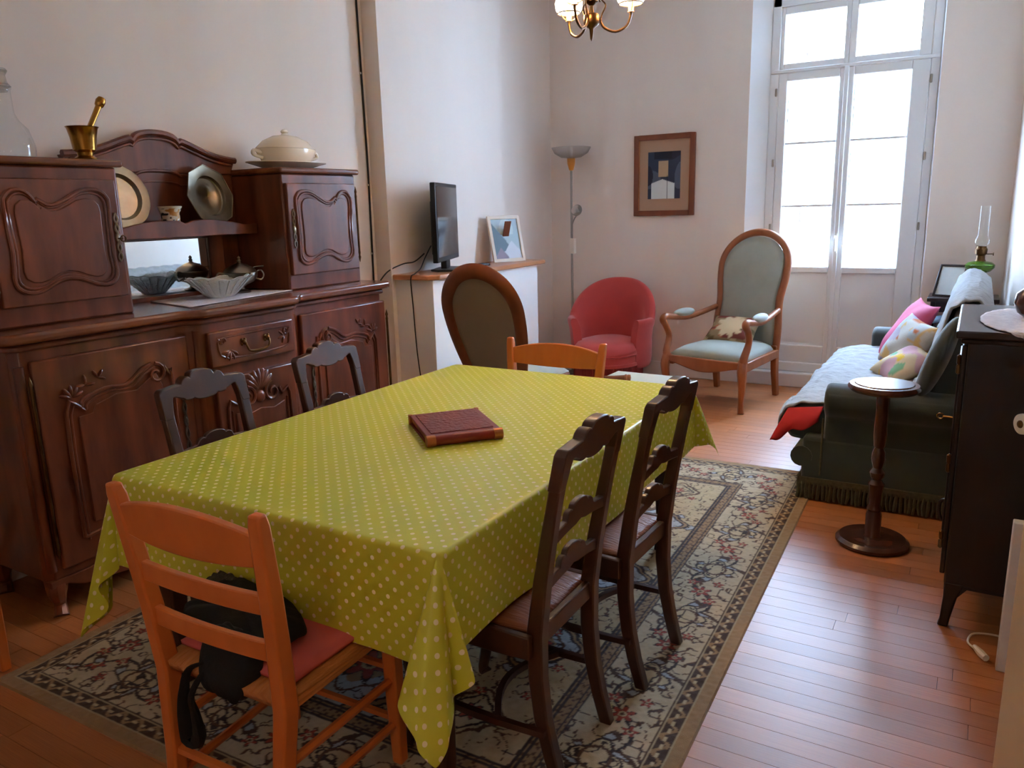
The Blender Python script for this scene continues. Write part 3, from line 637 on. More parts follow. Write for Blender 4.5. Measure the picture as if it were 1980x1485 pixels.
gg = G(); leafc(gg, XB+.016, YC, .725, 7, .10, radians(35), radians(145)); gg.ell((XB+.016, YC, .69), (.012, .03, .03), 10, 8); obj('carving', gg, walnut, d)
obj('raised_panel', G().prism([(YC-.15, .27), (YC+.15, .27), (YC+.15, .64), (YC+.08, .62), (YC, .635), (YC-.08, .62), (YC-.15, .64)], 'x', XB+.012, XB+.019), walnut, d, bevel=.006)
for yy in (2.245, 2.815): obj('stile', G().tube([(XF+.02, yy, .2), (XF+.02, yy, 1.05)], .022, 10), walnut, sb)
for s in (-1, 1): obj('stile', G().tube([(XF-.012, YC+s*1.035, .2), (XF-.012, YC+s*1.035, 1.02)], .018, 10), walnut, sb)
# upper cupboards
XU = -3.14
for s, (y0, y1) in ((-1, (1.49, 2.085)), (1, (2.965, 3.56))):
    cb = obj('upper_cupboard', G().box(-3.52, XU, y0+.02, y1-.01, ZT, 1.755), walnut, sb, bevel=.01, segs=3)
    obj('cupboard_top', G().box(-3.53, XU+.022, y0+.005, y1+.012, 1.755, 1.785), walnut_h, cb, bevel=.011, segs=3)
    dy0, dy1 = (1.535, 2.05) if s < 0 else (3.0, 3.525)
    d = obj('cupboard_door', G().box(XU-.005, XU+.02, dy0, dy1, 1.225, 1.705), walnut, sb, bevel=.006, segs=3)
    P = arch(dy0+.055, dy1-.045, 1.275, 1.665, 'cup')
    if s > 0: P = [(dy0+dy1-.0-p[0]+.01, p[1]) for p in P]
    gg = tubeloop(P, XU+.022, .009); cy, cz = (dy0+dy1)/2, 1.47
    P2 = [(cy+(p[0]-cy)*.93, cz+(p[1]-cz)*.93) for p in P]; gg2 = tubeloop(P2, XU+.021, .006); gg.add(gg2.V, gg2.F)
    obj('moulding', gg, walnut, d)
    P3 = [(cy+(p[0]-cy)*.82, cz+(p[1]-cz)*.82) for p in P]
    obj('raised_panel', G().prism(P3, 'x', XU+.018, XU+.026), walnut, d, bevel=.007, segs=3)
    escutcheon(d, XU+.024, dy1-.022 if s < 0 else dy0+.03, 1.47, .2)
    hinge_rod(d, XU+.018, dy0-.008 if s < 0 else dy1+.008, 1.26, 1.69, r=.006)
    if s < 0: obj('key', G().tube([(XU+.022, dy1-.022, 1.465), (XU+.055, dy1-.022, 1.465)], .004, 6).tube([(XU+.06, dy1-.022+.012*cos(a), 1.465+.012*sin(a)) for a in np.linspace(0, 2*pi, 12)[:-1]], .003, 6, closed=True), brassd, d)
# back, pediment, plate shelf, mirror
obj('back_panel', G().box(-3.535, -3.505, 2.07, 2.98, ZT, 1.80), walnut, sb)
def ped(y, k=1.0):
    a = (y-YC)/.46
    return 1.825 + k*(.105*np.exp(-(a/.60)**2.4 if a > 0 else -(-a/.60)**2.4) + .013*max(0, 1-(a/.24)**2)**.5 - (.012 if .24 < abs(a) < .3 else 0))
ys = np.linspace(YC-.47, YC+.47, 61)
obj('pediment', G().prism([(y, ped(y)) for y in ys]+[(YC+.44, 1.76), (YC-.44, 1.76)], 'x', -3.53, -3.495), walnut, sb, bevel=.003)
gg = G().tube([(-3.488, y, ped(y)+.004) for y in ys], .016, 8, up=(1, 0, 0)).tube([(-3.49, y, ped(y)-.022) for y in ys[2:-2]], .008, 8, up=(1, 0, 0))
obj('pediment_moulding', gg, walnut, sb)
yy = np.linspace(YC-.36, YC+.36, 41)
obj('niche_moulding', G().tube([(-3.5, y, 1.70+.6*(ped(y)-1.825)) for y in yy], .009, 8, up=(1, 0, 0)).tube([(-3.5, y, 1.665+.45*(ped(y)-1.825)) for y in np.linspace(YC-.2, YC+.2, 31)], .004, 6, up=(1, 0, 0)), walnut, sb)
ys2 = np.linspace(2.085, 2.965, 41)
obj('plate_shelf', G().box(-3.51, -3.34, 2.085, 2.965, 1.475, 1.495).prism([(2.085, 1.45)]+[(2.965, 1.45)]+[(y, 1.5+.03*max(0, 1-((abs(y-YC)-.1)/.25)**2)-.012*max(0, 1-(abs(y-YC)/.04))) for y in ys2[::-1]], 'x', -3.345, -3.325), walnut, sb, bevel=.003)
fr_ = obj('mirror_frame', G().box(-3.505, -3.48, 2.2, 2.29, ZT, 1.45).box(-3.505, -3.48, 2.77, 2.86, ZT, 1.45).box(-3.505, -3.48, 2.29, 2.77, 1.435, 1.45).box(-3.505, -3.48, 2.29, 2.77, ZT, 1.165), walnut, sb, bevel=.003)
obj('mirror', G().box(-3.5, -3.492, 2.29, 2.77, 1.165, 1.435), mir_m, fr_, smooth=False)

# ---------------------------------------------------------------- things on the sideboard
def on(g_, nm, m, label, cat, loc=(0, 0, 0), rz=0, group=None, **k):
    o = obj(nm, g_, m, **k); o.location = loc; o.rotation_euler = (0, 0, rz); return tag(o, label, cat, group)
n_ = 33
on(G().grid(lambda a, b: (lambda p: (p[0], p[1], ZT+.004+.001*sin(60*a)*sin(60*b)))(((1-a)*((1-b)*-3.44+b*-3.03)+a*((1-b)*-3.44+b*-3.13), (1-a)*((1-b)*2.36+b*2.27)+a*((1-b)*2.9+b*2.99))), n_, n_), 'lace_mat', lace_m, 'white lace mat under the crystal bowl on the sideboard', 'mat', solid=.003)
bw = thing('crystal_bowl', 'boat shaped cut crystal bowl on the lace mat', 'bowl', (-3.23, 2.61, ZT+.0065), radians(80))
prof = [(.001, .0), (.06, .0), (.07, .006), (.10, .04), (.155, .085), (.152, .088), (.095, .046), (.06, .014), (.001, .012)]
gg = G().lathe(prof, n=40, sx=1.1, sy=.62, cap=False)
gg.V = [(x, y, z+(.012*abs(sin(10*atan2(y, x))) if z > .07 else 0)+(.35*abs(x)**2)*(z/.085)) for x, y, z in gg.V]
obj('bowl_body', gg, crystal, bw, ang=20)
for k in range(20):
    a = 2*pi*k/20; obj('cut_rib', G().tube([(.066*cos(a)*1.1, .066*sin(a)*.62, .008), (.158*cos(a)*1.1, .158*sin(a)*.62, .086+.35*(.158*cos(a)*1.1)**2)], .004, 5), crystal, bw)
su = thing('sugar_bowl', 'tarnished silver lidded sugar bowl with two handles behind the crystal bowl', 'bowl', (-3.30, 2.80, ZT+.0065), radians(75))
obj('bowl_body', G().lathe([(.001, 0), (.045, 0), (.048, .008), (.02, .018), (.016, .03), (.03, .04), (.065, .055), (.085, .08), (.088, .105), (.08, .108), (.001, .1)], n=28), steel, su)
obj('lid', G().lathe([(.085, .107), (.07, .125), (.04, .143), (.012, .152), (.008, .158), (.012, .165), (.006, .172), (.009, .18), (.001, .19)], n=28), steel, su)
for s in (-1, 1): obj('handle', G().tube([(s*.083, 0, .10), (s*.115, 0, .108), (s*.13, 0, .085), (s*.115, 0, .06), (s*.078, 0, .07)], .0045, 8, sub=4), steel, su)
obj('spoon', G().tube([(.05, .02, .115), (.10, .03, .125), (.15, .035, .125)], [.004, .004, .007], 6, sub=3, flat=.5), steel, su)
# brass mortar, tureen, decanter on the cupboards
ZU = 1.785
mo = thing('mortar', 'brass mortar holding a leaning brass pestle on the left cupboard', 'mortar', (-3.13-.08, 1.995, ZU))
obj('cup', G().lathe([(.001, 0), (.042, 0), (.044, .008), (.03, .018), (.032, .03), (.044, .04), (.05, .09), (.058, .125), (.063, .132), (.058, .133), (.048, .1), (.036, .04), (.001, .038)], n=32), brass, mo)
obj('pestle', G().lathe([(.001, 0), (.016, .006), (.02, .02), (.017, .06), (.012, .065), (.015, .08), (.0115, .1), (.012, .2), (.017, .205), (.02, .225), (.015, .24), (.001, .245)], n=16, M=Matrix.Translation((0, -.015, .045)) @ Matrix.Rotation(radians(-30), 4, 'X')), brass, mo)
tu = thing('soup_tureen', 'cream china soup tureen with lid standing on a platter', 'tureen', (-3.31, 3.205, ZU), radians(90)); tu.scale = (1.28, 1.08, .94)
obj('platter', G().lathe([(.001, .004), (.11, .0), (.125, .008), (.2, .034), (.2, .038), (.12, .014), (.001, .012)], n=40, sy=.72), china, tu)
obj('bowl_body', G().lathe([(.001, .0125), (.09, .0125), (.10, .02), (.125, .05), (.148, .10), (.146, .112), (.001, .11)], n=40, sy=.75), china, tu)
obj('lid', G().lathe([(.148, .113), (.145, .118), (.11, .158), (.06, .185), (.02, .192), (.014, .2), (.02, .21), (.012, .222), (.001, .225)], n=40, sy=.75), china, tu)
for s in (-1, 1): obj('handle', G().tube([(s*.14, 0, .09), (s*.175, 0, .1), (s*.18, 0, .075), (s*.135, 0, .06)], .009, 8, sub=4), china, tu)
de = thing('glass_decanter', 'clear glass lidded jar at the left end of the left cupboard', 'jar', (-3.30, 1.735, ZU)); de.scale = (.72, .72, .86)
obj('jar_body', G().lathe([(.001, 0), (.12, 0), (.135, .01), (.14, .05), (.115, .13), (.075, .17), (.06, .2), (.058, .3), (.064, .305), (.06, .308)], n=36, cap=False), thin_gl, de)
obj('stopper', G().lathe([(.001, .285), (.045, .29), (.05, .308), (.066, .312), (.05, .33), (.045, .36), (.058, .38), (.05, .39), (.001, .392)], n=28), frost, de)
# plates and pot on the plate shelf
def plate(nm, label, y, oct_, tw, sc):
    t = thing(nm, label, 'plate', (-3.40, y, 1.4955)); t.scale = (sc,)*3; n = 8 if oct_ else 40
    pr = [(.001, .0), (.088, .0), (.094, .006), (.097, .014), (.118, .016), (.122, .019), (.131, .02), (.131, .024), (.118, .021), (.098, .019), (.093, .012), (.086, .004), (.001, .004)]
    M = Matrix.Translation((-.018, 0, .131)) @ Matrix.Rotation(radians(tw), 4, 'Z') @ Matrix.Rotation(radians(78), 4, 'Y')
    if oct_:
        gg = G().lathe([(.001, -.006), (.082, -.006), (.087, .0), (.09, .012)], n=40, M=M, cap=False); V = []; F = []
        for j in range(40):
            a = 2*pi*j/40; q = .138*cos(pi/8)/cos((a % (pi/4))-pi/8); V += [(.09*cos(a), .09*sin(a), .012), (q*cos(a), q*sin(a), .016), (q*cos(a), q*sin(a), .012)]
        for j in range(40): k = (j+1) % 40; F += [(3*j, 3*k, 3*k+1, 3*j+1), (3*j+1, 3*k+1, 3*k+2, 3*j+2)]
        gg.add(V, F, M); obj('plate_body', gg, pewter, t, ang=25, solid=.002)
        obj('rim_bead', G().tube([tuple(M @ Vector((.138*cos(pi*j/4), .138*sin(pi*j/4), .016))) for j in range(8)], .003, 6, closed=True), pewter, t)
    else:
        gg = G().lathe(pr, n=40, M=M); obj('plate_body', gg, pewter, t, ang=30)
        obj('rim_bead', G().tube([tuple(M @ Vector(((.13+.003*abs(sin(6*a)))*cos(a), (.13+.003*abs(sin(6*a)))*sin(a), .018))) for a in np.linspace(0, 2*pi, 61)[:-1]], .003, 6, closed=True), pewter, t)
plate('pewter_plate', 'round pewter plate leaning half hidden behind the left cupboard', 2.25, False, 0, 1.1)
plate('pewter_plate', 'octagonal pewter plate leaning at the right of the shelf', 2.75, True, 8, 1.14)
pt = thing('faience_pot', 'small white pot painted with dark leaves between the pewter plates', 'pot', (-3.385, 2.49, 1.4955))
zz_ = np.linspace(.002, .1, 40); gg = G().lathe([(.001, 0), (.045, 0)]+[(float(np.interp(z, [0, .01, .03, .07, .1], [.045, .048, .042, .044, .056])), float(z)) for z in zz_]+[(.054, .102), (.04, .07), (.001, .06)], n=64)
o = obj('pot_body', gg, attr_mat('painted_faience', .2, spec=.5), pt); V = np.array([v.co for v in o.data.vertices]); a = np.arctan2(V[:, 1], V[:, 0])
c_ = np.tile(lin((222, 214, 196)), (len(V), 1)); nz = noise2(a*3.2+10, V[:, 2]*62, 3); bd = V[:, 2] < .09
c_[bd & (nz > .3)] = lin((44, 48, 52)); c_[bd & (nz < -.45)] = lin((190, 140, 80)); c_[(V[:, 2] < .02)] = lin((60, 64, 70)); colours(o, c_)

# ---------------------------------------------------------------- things on the mantel
tv = thing('television', 'black flat television standing on the mantel shelf', 'television', (-3.255, 4.60, 1.125), radians(112))
obj('casing', G().box(-.33, .33, -.018, .018, .07, .60).box(-.22, .22, .018, .05, .12, .48), black_pl, tv, bevel=.006)
obj('screen', G().box(-.305, .305, -.0205, -.018, .105, .575), screen_m, tv)
obj('neck', G().box(-.06, .06, -.012, .03, .012, .10), black_pl, tv, bevel=.004)
obj('stand_base', G().prism([(-.17, -.11), (.17, -.11), (.2, .02), (.12, .09), (-.12, .09), (-.2, .02)], 'z', 0, .014), black_pl, tv, bevel=.005)
tv.rotation_euler = (0, 0, radians(112))
rc = thing('remote_control', 'black remote control on the mantel shelf in front of the television', 'remote', (-3.22, 4.98, 1.125), radians(75))
obj('remote_body', G().box(-.09, .09, -.02, .02, 0, .017), black_pl, rc, bevel=.005)
for k in range(6):
    for j in (-1, 0, 1): obj('button', G().box(-.07+k*.02, -.06+k*.02, j*.011-.004, j*.011+.004, .017, .0195), cable_m, rc)
pf = thing('photo_frame', 'white framed photograph leaning back at the right end of the mantel', 'picture frame', (-3.225, 5.43, 1.125), radians(66))
M = Matrix.Rotation(radians(-14), 4, 'X')
gg = G()
for a in ((-.155, -.13, 0, .37), (.13, .155, 0, .37)): gg.box(a[0], a[1], -.012, .006, a[2], a[3], M)
gg.box(-.13, .13, -.012, .006, 0, .026, M).box(-.13, .13, -.012, .006, .344, .37, M)
obj('frame', gg, wframe, pf, bevel=.003)
gg = G().grid(lambda a, b: tuple(M @ Vector((-.13+.26*a, -.003, .026+.318*b))), 41, 41)
o = obj('photograph', gg, attr_mat('photo_print', .35, spec=.3), pf); V = np.array([(i/40, j/40) for i in range(41) for j in range(41)])
c_ = np.tile(lin((176, 196, 204)), (len(V), 1)); c_[V[:, 1] < .95-1.05*V[:, 0]] = lin((112, 132, 144)); c_[(V[:, 1] > .62) & (np.hypot(V[:, 0]-.55, V[:, 1]-.75) < .26)] = lin((200, 214, 214)); c_[(V[:, 1] < .45-.9*abs(V[:, 0]-.68))] = lin((206, 214, 224)); c_[(V[:, 1] < .3-1.1*abs(V[:, 0]-.25))] = lin((150, 138, 152))
if len(o.data.vertices) == len(V): colours(o, c_)
obj('easel_back', G().box(-.03, .03, .006, .01, .02, .3, Matrix.Rotation(radians(18), 4, 'X') @ Matrix.Translation((0, .10, 0))), cherry_d, pf)

# cables
def cable(nm, P, label, r=.006, m=None, clips=None):
    t = thing(nm, label, 'cable'); obj('cord', G().tube(P, r, 6, sub=5), m or cable_m, t)
    for c in clips or []: obj('clip', G().box(XL, XL+.012, c[0]-.012, c[0]+.012, c[1]-.006, c[1]+.006), porcelain, t)
cable('wall_cable', [(XL+.008, 4.125, 3.45), (XL+.008, 4.125, 2.9), (XL+.008, 4.13, 2.4), (XL+.008, 4.135, 1.95), (XL+.008, 4.13, 1.5), (XL+.008, 4.12, 1.05)], 'black cable clipped down the wall beside the chimney breast', .007, clips=[(4.13, 2.42), (4.135, 1.72), (4.13, 1.27)])
cable('aerial_cable', [(-3.33, 4.52, 1.3), (-3.30, 4.4, 1.22), (-3.25, 4.28, 1.16), (-3.24, 4.2, 1.131), (-3.24, 4.155, 1.10), (-3.24, 4.165, .9), (-3.23, 4.17, .6), (-3.20, 4.17, .3), (-3.2, 4.16, .01)], 'thin black cable hanging down the side of the mantel from the television', .004)
cable('power_cable', [(-3.34, 4.45, 1.25), (-3.36, 4.36, 1.2), (-3.39, 4.27, 1.19), (-3.43, 4.16, 1.15), (-3.48, 4.12, 1.08), (-3.53, 4.10, 1.0), (-3.53, 3.8, .7), (-3.53, 3.5, .5)], 'black television power cable looping behind the mantel shelf', .005)

# ---------------------------------------------------------------- oval backed chair (seen from behind)
def balloon(hw_lo, hw, z0, zs, ztop, n=20):
    P = []
    for i in range(13):
        t = i/12; z = z0+(zs-z0)*t; P.append((hw_lo+(hw-hw_lo)*sin(t*pi/2), z))
    for i in range(1, n+1):
        a = pi/2*i/n; P.append((hw*cos(a), zs+(ztop-zs)*sin(a)))
    return P, [(-x, z) for x, z in P[::-1][1:]]
def loop_tube(P, yf, r, flat=.8): return G().tube([(x, yf(z), z) for x, z in P], r, 10, flat=flat, up=(0, 1, 0))
def pad(P, yf, th, zc, k=.9, nr=8):
    """domed upholstery filling the outline P (open at the bottom)"""
    cx, cz = 0, zc; V = []; F = []; n = len(P)
    for i in range(nr+1):
        q = k*i/nr
        for x, z in P:
            xx, zz = cx+(x-cx)*q, cz+(z-cz)*q; V.append((xx, yf(zz)+th*(1-(i/nr)**3), zz))
    for i in range(nr):
        for j in range(n): F.append((i*n+j, i*n+(j+1) % n, (i+1)*n+(j+1) % n, (i+1)*n+j))
    return G().add(V, F)
ov = thing('oval_back_chair', 'low chair with an oval wood framed back turned to the camera before the mantel', 'chair', (-2.665, 4.30, .008), radians(4))
P, Q = balloon(.16, .247, .40, .90, 1.168); LP = P+Q
yb = lambda z: -.30*((z-.40)/.8)
obj('back_frame', loop_tube(LP, yb, .048, .34), cherry_d, ov)
obj('back_upholstery', pad(LP, lambda z: yb(z)+.012, .03, .78, .93), sagev, ov, solid=.006)
obj('back_cover', pad(LP, lambda z: yb(z)-.008, -.006, .78, .88), sageback, ov, solid=.004)
obj('seat_rail', G().prism([(-.25, -.02), (.25, -.02), (.31, .50), (.15, .55), (-.15, .55), (-.31, .50)], 'z', .33, .40), cherry_d, ov, bevel=.01)
obj('seat_cushion', G().grid(lambda a, b: ((a-.5)*2*(.235+.06*b)*(1-.02*abs(2*b-1)), -.01+.53*b+.03*(1-(2*a-1)**2)*b, .40+.075*((1-abs(2*a-1)**4)*(1-abs(2*b-1)**4))**.5), 23, 23), sagev, ov, solid=.006)
for s in (-1, 1):
    obj('front_leg', G().tube([(s*.28, .49, .36), (s*.29, .51, .25), (s*.27, .49, .1), (s*.28, .505, 0)], [.032, .026, .018, .02], 8, sub=3), cherry_d, ov)
    obj('back_leg', G().tube([(s*.215, 0, .42), (s*.215, -.02, .25), (s*.22, -.09, 0)], [.026, .024, .02], 8, sub=3), cherry_d, ov)

# ---------------------------------------------------------------- voltaire armchair by the window
va = thing('wooden_armchair', 'high backed grey green armchair with wooden frame beside the balcony door', 'armchair', (-1.64, 6.12, 0), radians(-12))
P, Q = balloon(.262, .285, .36, 1.03, 1.30); LP = P+Q
def yv(z): return .30+.20*((z-.36)/.94)+.04*sin(pi*(z-.36)/.94)*-1
def wv(x, z): return x*(1-.09*math.exp(-((z-.76)/.16)**2))
LP = [(wv(x, z), z) for x, z in LP]
obj('back_frame', loop_tube(LP, yv, .03, 1.0), cherry, va)
obj('back_upholstery', pad(LP, lambda z: yv(z)-.008, -.045, .85, .93), sagev, va, solid=.006)
obj('back_cover', pad(LP, lambda z: yv(z)+.016, .006, .85, .9), sageback, va, solid=.004)
obj('seat_cushion', G().grid(lambda a, b: ((a-.5)*2*(.315-.06*b), -.355+.66*b-.03*(1-(2*a-1)**2)*(1-b), .385+.085*((1-abs(2*a-1)**4)*(1-abs(2*b-1)**4))**.5), 25, 25), sagev, va, solid=.008)
n = 24
fr2 = [(-.31+.62*i/n, .31+.035*cos(2*pi*(i/n-.5))*-1*0 - .055*(.5-.5*cos(2*pi*i/n))**.8+.03) for i in range(n+1)]
gg = G().prism([(-.31, .39), (.31, .39)]+fr2[::-1], 'y', -.40, -.365); obj('front_rail', gg, cherry, va, bevel=.008)
for s in (-1, 1):
    obj('side_rail', G().tube([(s*.305, -.37, .35), (s*.258, .30, .355)], [.05, .046], 4, up=(0, 0, 1), flat=1), cherry, va, bevel=.006)
    obj('front_leg', G().tube([(s*.315, -.37, .40), (s*.325, -.40, .32), (s*.322, -.385, .2), (s*.305, -.36, .08), (s*.315, -.375, 0)], [.036, .036, .028, .02, .024], 8, sub=4), cherry, va)
    obj('back_leg', G().post([(s*.262, .345, 0), (s*.26, .31, .2), (s*.258, .295, .42)], [.02, .023, .026], [.024, .028, .03]), cherry, va, bevel=.006)
    arm = obj('arm', G().tube([(s*.318, -.375, .36), (s*.325, -.38, .42), (s*.335, -.33, .53), (s*.345, -.37, .62), (s*.345, -.41, .665), (s*.34, -.385, .69), (s*.335, -.28, .675), (s*.31, -.05, .655), (s*.27, .30, .70)], [.03, .03, .024, .026, .028, .027, .024, .023, .022], 10, sub=4), cherry, va)
    obj('arm_pad', G().ell((0, 0, 0), (.042, .135, .034), 16, 10, Matrix.Translation((s*.322, -.13, .695)) @ Matrix.Rotation(radians(s*6), 4, 'Z')), sagev, arm)
def pillow(nm, w, h, th, m, loc, rot, label, cols=None):
    gg = G()
    def f(sg):
        return lambda a, b: ((a-.5)*w*(1-.10*sin(pi*b)), (b-.5)*h*(1-.10*sin(pi*a)), sg*th*((1-abs(2*a-1)**2.6)*(1-abs(2*b-1)**2.6))**.55+.006*sin(9*a+4*b)*sin(7*b))
    gg.grid(f(1), 25, 25); gg.grid(f(-1), 25, 25)
    o = obj(nm, gg, m, ang=80); o.location = loc; o.rotation_euler = rot; tag(o, label, 'cushion')
    if cols:
        V = np.array([v.co for v in o.data.vertices]); colours(o, cols(V[:, 0]/w+.5, V[:, 1]/h+.5, V[:, 2]))
    return o
def floral(base, cs, sc, seed):
    def f(u, v, z):
        c = np.tile(lin(base), (len(u), 1))
        for i, q in enumerate(cs): c[noise2(u*sc+i*7+3, v*sc+i*5+2, seed+i) > .36] = lin(q)
        return c
    return f
flo_m = attr_mat('printed_floral_cotton', .85, bump=.2)
o = pillow('cushion', .42, .30, .06, flo_m, (-1.63, 6.23, .545), (radians(38), 0, radians(-10)), 'beige and rust floral cushion with a cream flower on the wooden armchair', floral((150, 126, 92), [(176, 96, 66), (110, 92, 60), (196, 176, 136), (120, 60, 50)], 5, 11))
V = np.array([v.co for v in o.data.vertices]); r_ = np.hypot(V[:, 0]/.42, V[:, 1]/.30*.8); a_ = np.arctan2(V[:, 1], V[:, 0]); cc = np.ones((len(V), 4), np.float32); o.data.color_attributes['Col'].data.foreach_get('color', cc.ravel()) if False else None
buf = np.zeros(len(V)*4, np.float32); o.data.color_attributes['Col'].data.foreach_get('color', buf); buf = buf.reshape(-1, 4); mk = (r_ < .27*(1+.18*np.cos(9*a_))) & (V[:, 2] > 0); buf[mk, :3] = lin((214, 192, 156)); o.data.color_attributes['Col'].data.foreach_set('color', buf.ravel())

# ---------------------------------------------------------------- red tub chair
rc_ = thing('tub_chair', 'small red velvet tub armchair with a fringe against the back wall', 'armchair', (-2.735, 6.33, 0), radians(8)); rc_.scale = (.87, .92, 1)
def shell(a, b):
    """a round the horseshoe, b round the section"""
    th = radians(-128+256*a); k = abs(2*a-1); top = .905-.315*min(1, k/.70)**2.4
    cx, cy = sin(th), cos(th)
    R = .36+.03*(1-k); fl = 1.0
    q = 2*pi*b
    tin = .045; zc = .16+(top-.16)/2; hh = (top-.16)/2
    sx_ = cos(q); sz = sin(q); e = lambda v, p: (abs(v)**p)*(1 if v > 0 else -1)
    off = e(sx_, .6)*tin; z = zc+e(sz, .35)*hh
    roll = .045*sm((z-(top-.16))/.16)*(.25+.75*sm((k-.2)/.5)); r = R+off+roll
    y = r*cy; 
    if th and abs(th) > pi/2: y = r*cy*.95
    return (r*cx, y*.92, z)
gg = G().grid(shell, 61, 28, cv=True); n1 = len(gg.V)-28; gg.F += [tuple(range(28)), tuple(n1+j for j in range(28))[::-1]]
obj('back_and_arms', gg, redv, rc_, ang=70)
obj('seat_base', G().lathe([(.001, .13), (.33, .13), (.335, .16), (.335, .29), (.32, .31), (.001, .31)], n=48, sy=1.12, c=(0, -.09, 0)), redv, rc_)
obj('seat_cushion', G().lathe([(.335, .29), (.345, .31), (.338, .345), (.30, .385), (.2, .41), (.001, .42)], n=48, sy=1.12, c=(0, -.09, 0)), redv, rc_)
obj('piping', G().tube([(.34*cos(a), -.09+.34*1.12*sin(a), .295) for a in np.linspace(0, 2*pi, 49)[:-1]], .008, 6, closed=True), redv, rc_)
gg = G()
for k in range(150):
    a = 2*pi*k/150; x, y_ = .338*cos(a), -.09+.338*1.12*sin(a); gg.tube([(x, y_, .20), (x*1.01, y_*1.0, .12), (x*1.01, y_, .035)], [.0055, .006, .005], 4)
o = obj('fringe', gg, redfr, rc_); o['kind'] = 'stuff'
obj('fringe_braid', G().lathe([(.336, .195), (.343, .2), (.343, .225), (.336, .23)], n=48, sy=1.12, c=(0, -.09, 0), cap=False), redv, rc_)
for sx in (-1, 1):
    for sy in (-.30, .14): obj('leg', G().lathe([(.015, 0), (.022, .05), (.025, .14)], (sx*.22, sy, 0), 10), cherry_d, rc_)

# ---------------------------------------------------------------- floor lamp
fl = thing('floor_lamp', 'thin grey uplighter floor lamp with orange cup and glass bowl in the corner', 'lamp', (-3.225, 6.56, 0))
obj('base', G().lathe([(.001, 0), (.13, 0), (.13, .015), (.02, .025), (.012, .03)], n=32), steelg, fl)
obj('pole', G().lathe([(.011, .02), (.011, 1.93)], n=12), steelg, fl)
obj('cup', G().lathe([(.012, 1.86), (.02, 1.865), (.035, 1.92), (.038, 1.965), (.001, 1.965)], n=24), orange_w, fl, label='orange wooden cup')
obj('glass_bowl', G().lathe([(.02, 1.965), (.09, 1.975), (.15, 2.01), (.178, 2.06), (.174, 2.062), (.146, 2.018), (.088, 1.983), (.02, 1.972)], n=40, cap=False), frost, fl)
obj('bulb', G().lathe([(.001, 1.97), (.014, 1.975), (.014, 2.05), (.001, 2.06)], n=12), porcelain, fl)
obj('switch_box', G().box(-.012, .035, -.025, .02, 1.12, 1.26), plug_m, fl, bevel=.004)
obj('reading_arm', G().tube([(.014, -.02, 1.26), (.02, -.04, 1.36), (.06, -.06, 1.44), (.12, -.08, 1.49)], .006, 8, sub=4), steelg, fl)
obj('reading_head', G().lathe([(.012, 0), (.02, .03), (.048, .06), (.052, .07), (.046, .066), (.001, .03)], n=24, M=Matrix.Translation((.125, -.085, 1.492)) @ Matrix.Rotation(radians(75), 4, 'X')), frost, fl)
obj('reading_bulb', G().ell((.125, -.142, 1.507), (.016, .016, .016), 12, 8), steelg, fl)

# ---------------------------------------------------------------- picture on the back wall
pc = thing('framed_picture', 'wood framed print with blue, tan and cream blocks on the back wall', 'picture', (-2.42, YB, 1.79))
hw, hh = .277, .345; fw = .045
gg = G()
for (a, b, c, d) in ((-hw, -hw+fw, -hh, hh), (hw-fw, hw, -hh, hh), (-hw+fw, hw-fw, -hh, -hh+fw), (-hw+fw, hw-fw, hh-fw, hh)): gg.box(a, b, -.028, 0, c, d)
obj('frame', gg, cherry_d, pc, bevel=.004)
obj('gilt_slip', G().box(-hw+fw, -hw+fw+.006, -.022, -.004, -hh+fw, hh-fw).box(hw-fw-.006, hw-fw, -.022, -.004, -hh+fw, hh-fw), gilt, pc)
obj('mount', G().box(-hw+fw, hw-fw, -.012, -.004, -hh+fw, hh-fw), mat('mount_card', (172, 138, 112), .8), pc)
gg = G().grid(lambda a, b: (-.148+.296*a, -.0135, -.20+.40*b), 61, 81)
o = obj('print', gg, attr_mat('art_print', .5), pc, smooth=False); V = np.array([v.co for v in o.data.vertices]); u = V[:, 0]/.296+.5; v = (V[:, 2]+.20)/.40
c_ = np.tile(lin((52, 58, 76)), (len(V), 1)); c_[noise2(u*3+2, v*2.2, 5) > .15] = lin((84, 92, 108)); c_[noise2(u*3+9, v*2, 6) > .3] = lin((38, 38, 56))
c_[(v < .42-.25*np.abs(u-.45)) & (u > .1) & (u < .82)] = lin((202, 206, 204))      # plain blocks of colour
c_[(np.abs(u-.47) < .15) & (np.abs(v-.64) < .17)] = lin((178, 148, 116)); c_[(np.abs(u-.60) < .012) & (v < .5)] = lin((30, 32, 40))
c_[(v > .84) & (u > .2) & (u < .75)] = lin((32, 30, 42))
if 1: colours(o, c_)

# ---------------------------------------------------------------- low pale table behind the dining table
lt = thing('low_table', 'low table with a pale top behind the dining table', 'table', (-1.80, 4.52, 0), radians(-2))
obj('tabletop', G().box(-.235, .26, -.30, .285, .425, .45), tabletop_p, lt, bevel=.003)
for sx in (-1, 1):
    for sy in (-1, 1): obj('leg', G().post([(sx*.2+.01, sy*.25, 0), (sx*.21+.01, sy*.26, .425)], .016, .016), cherry_d, lt, bevel=.004)
st = thing('wooden_stick', 'turned brown wooden handle with a ringed end on the low pale table', 'stick', (-1.93, 4.51, .4725), radians(20))
obj('shaft', G().lathe([(.008, -.11), (.012, 0), (.017, .065), (.017, .07)], n=14, M=Matrix.Rotation(radians(90), 4, 'Y')), cherry_d, st)
obj('ring_end', G().lathe([(.018, .07), (.0225, .074), (.0225, .084), (.018, .088), (.021, .092), (.02, .108), (.001, .112)], n=14, M=Matrix.Rotation(radians(90), 4, 'Y')), cherry, st)

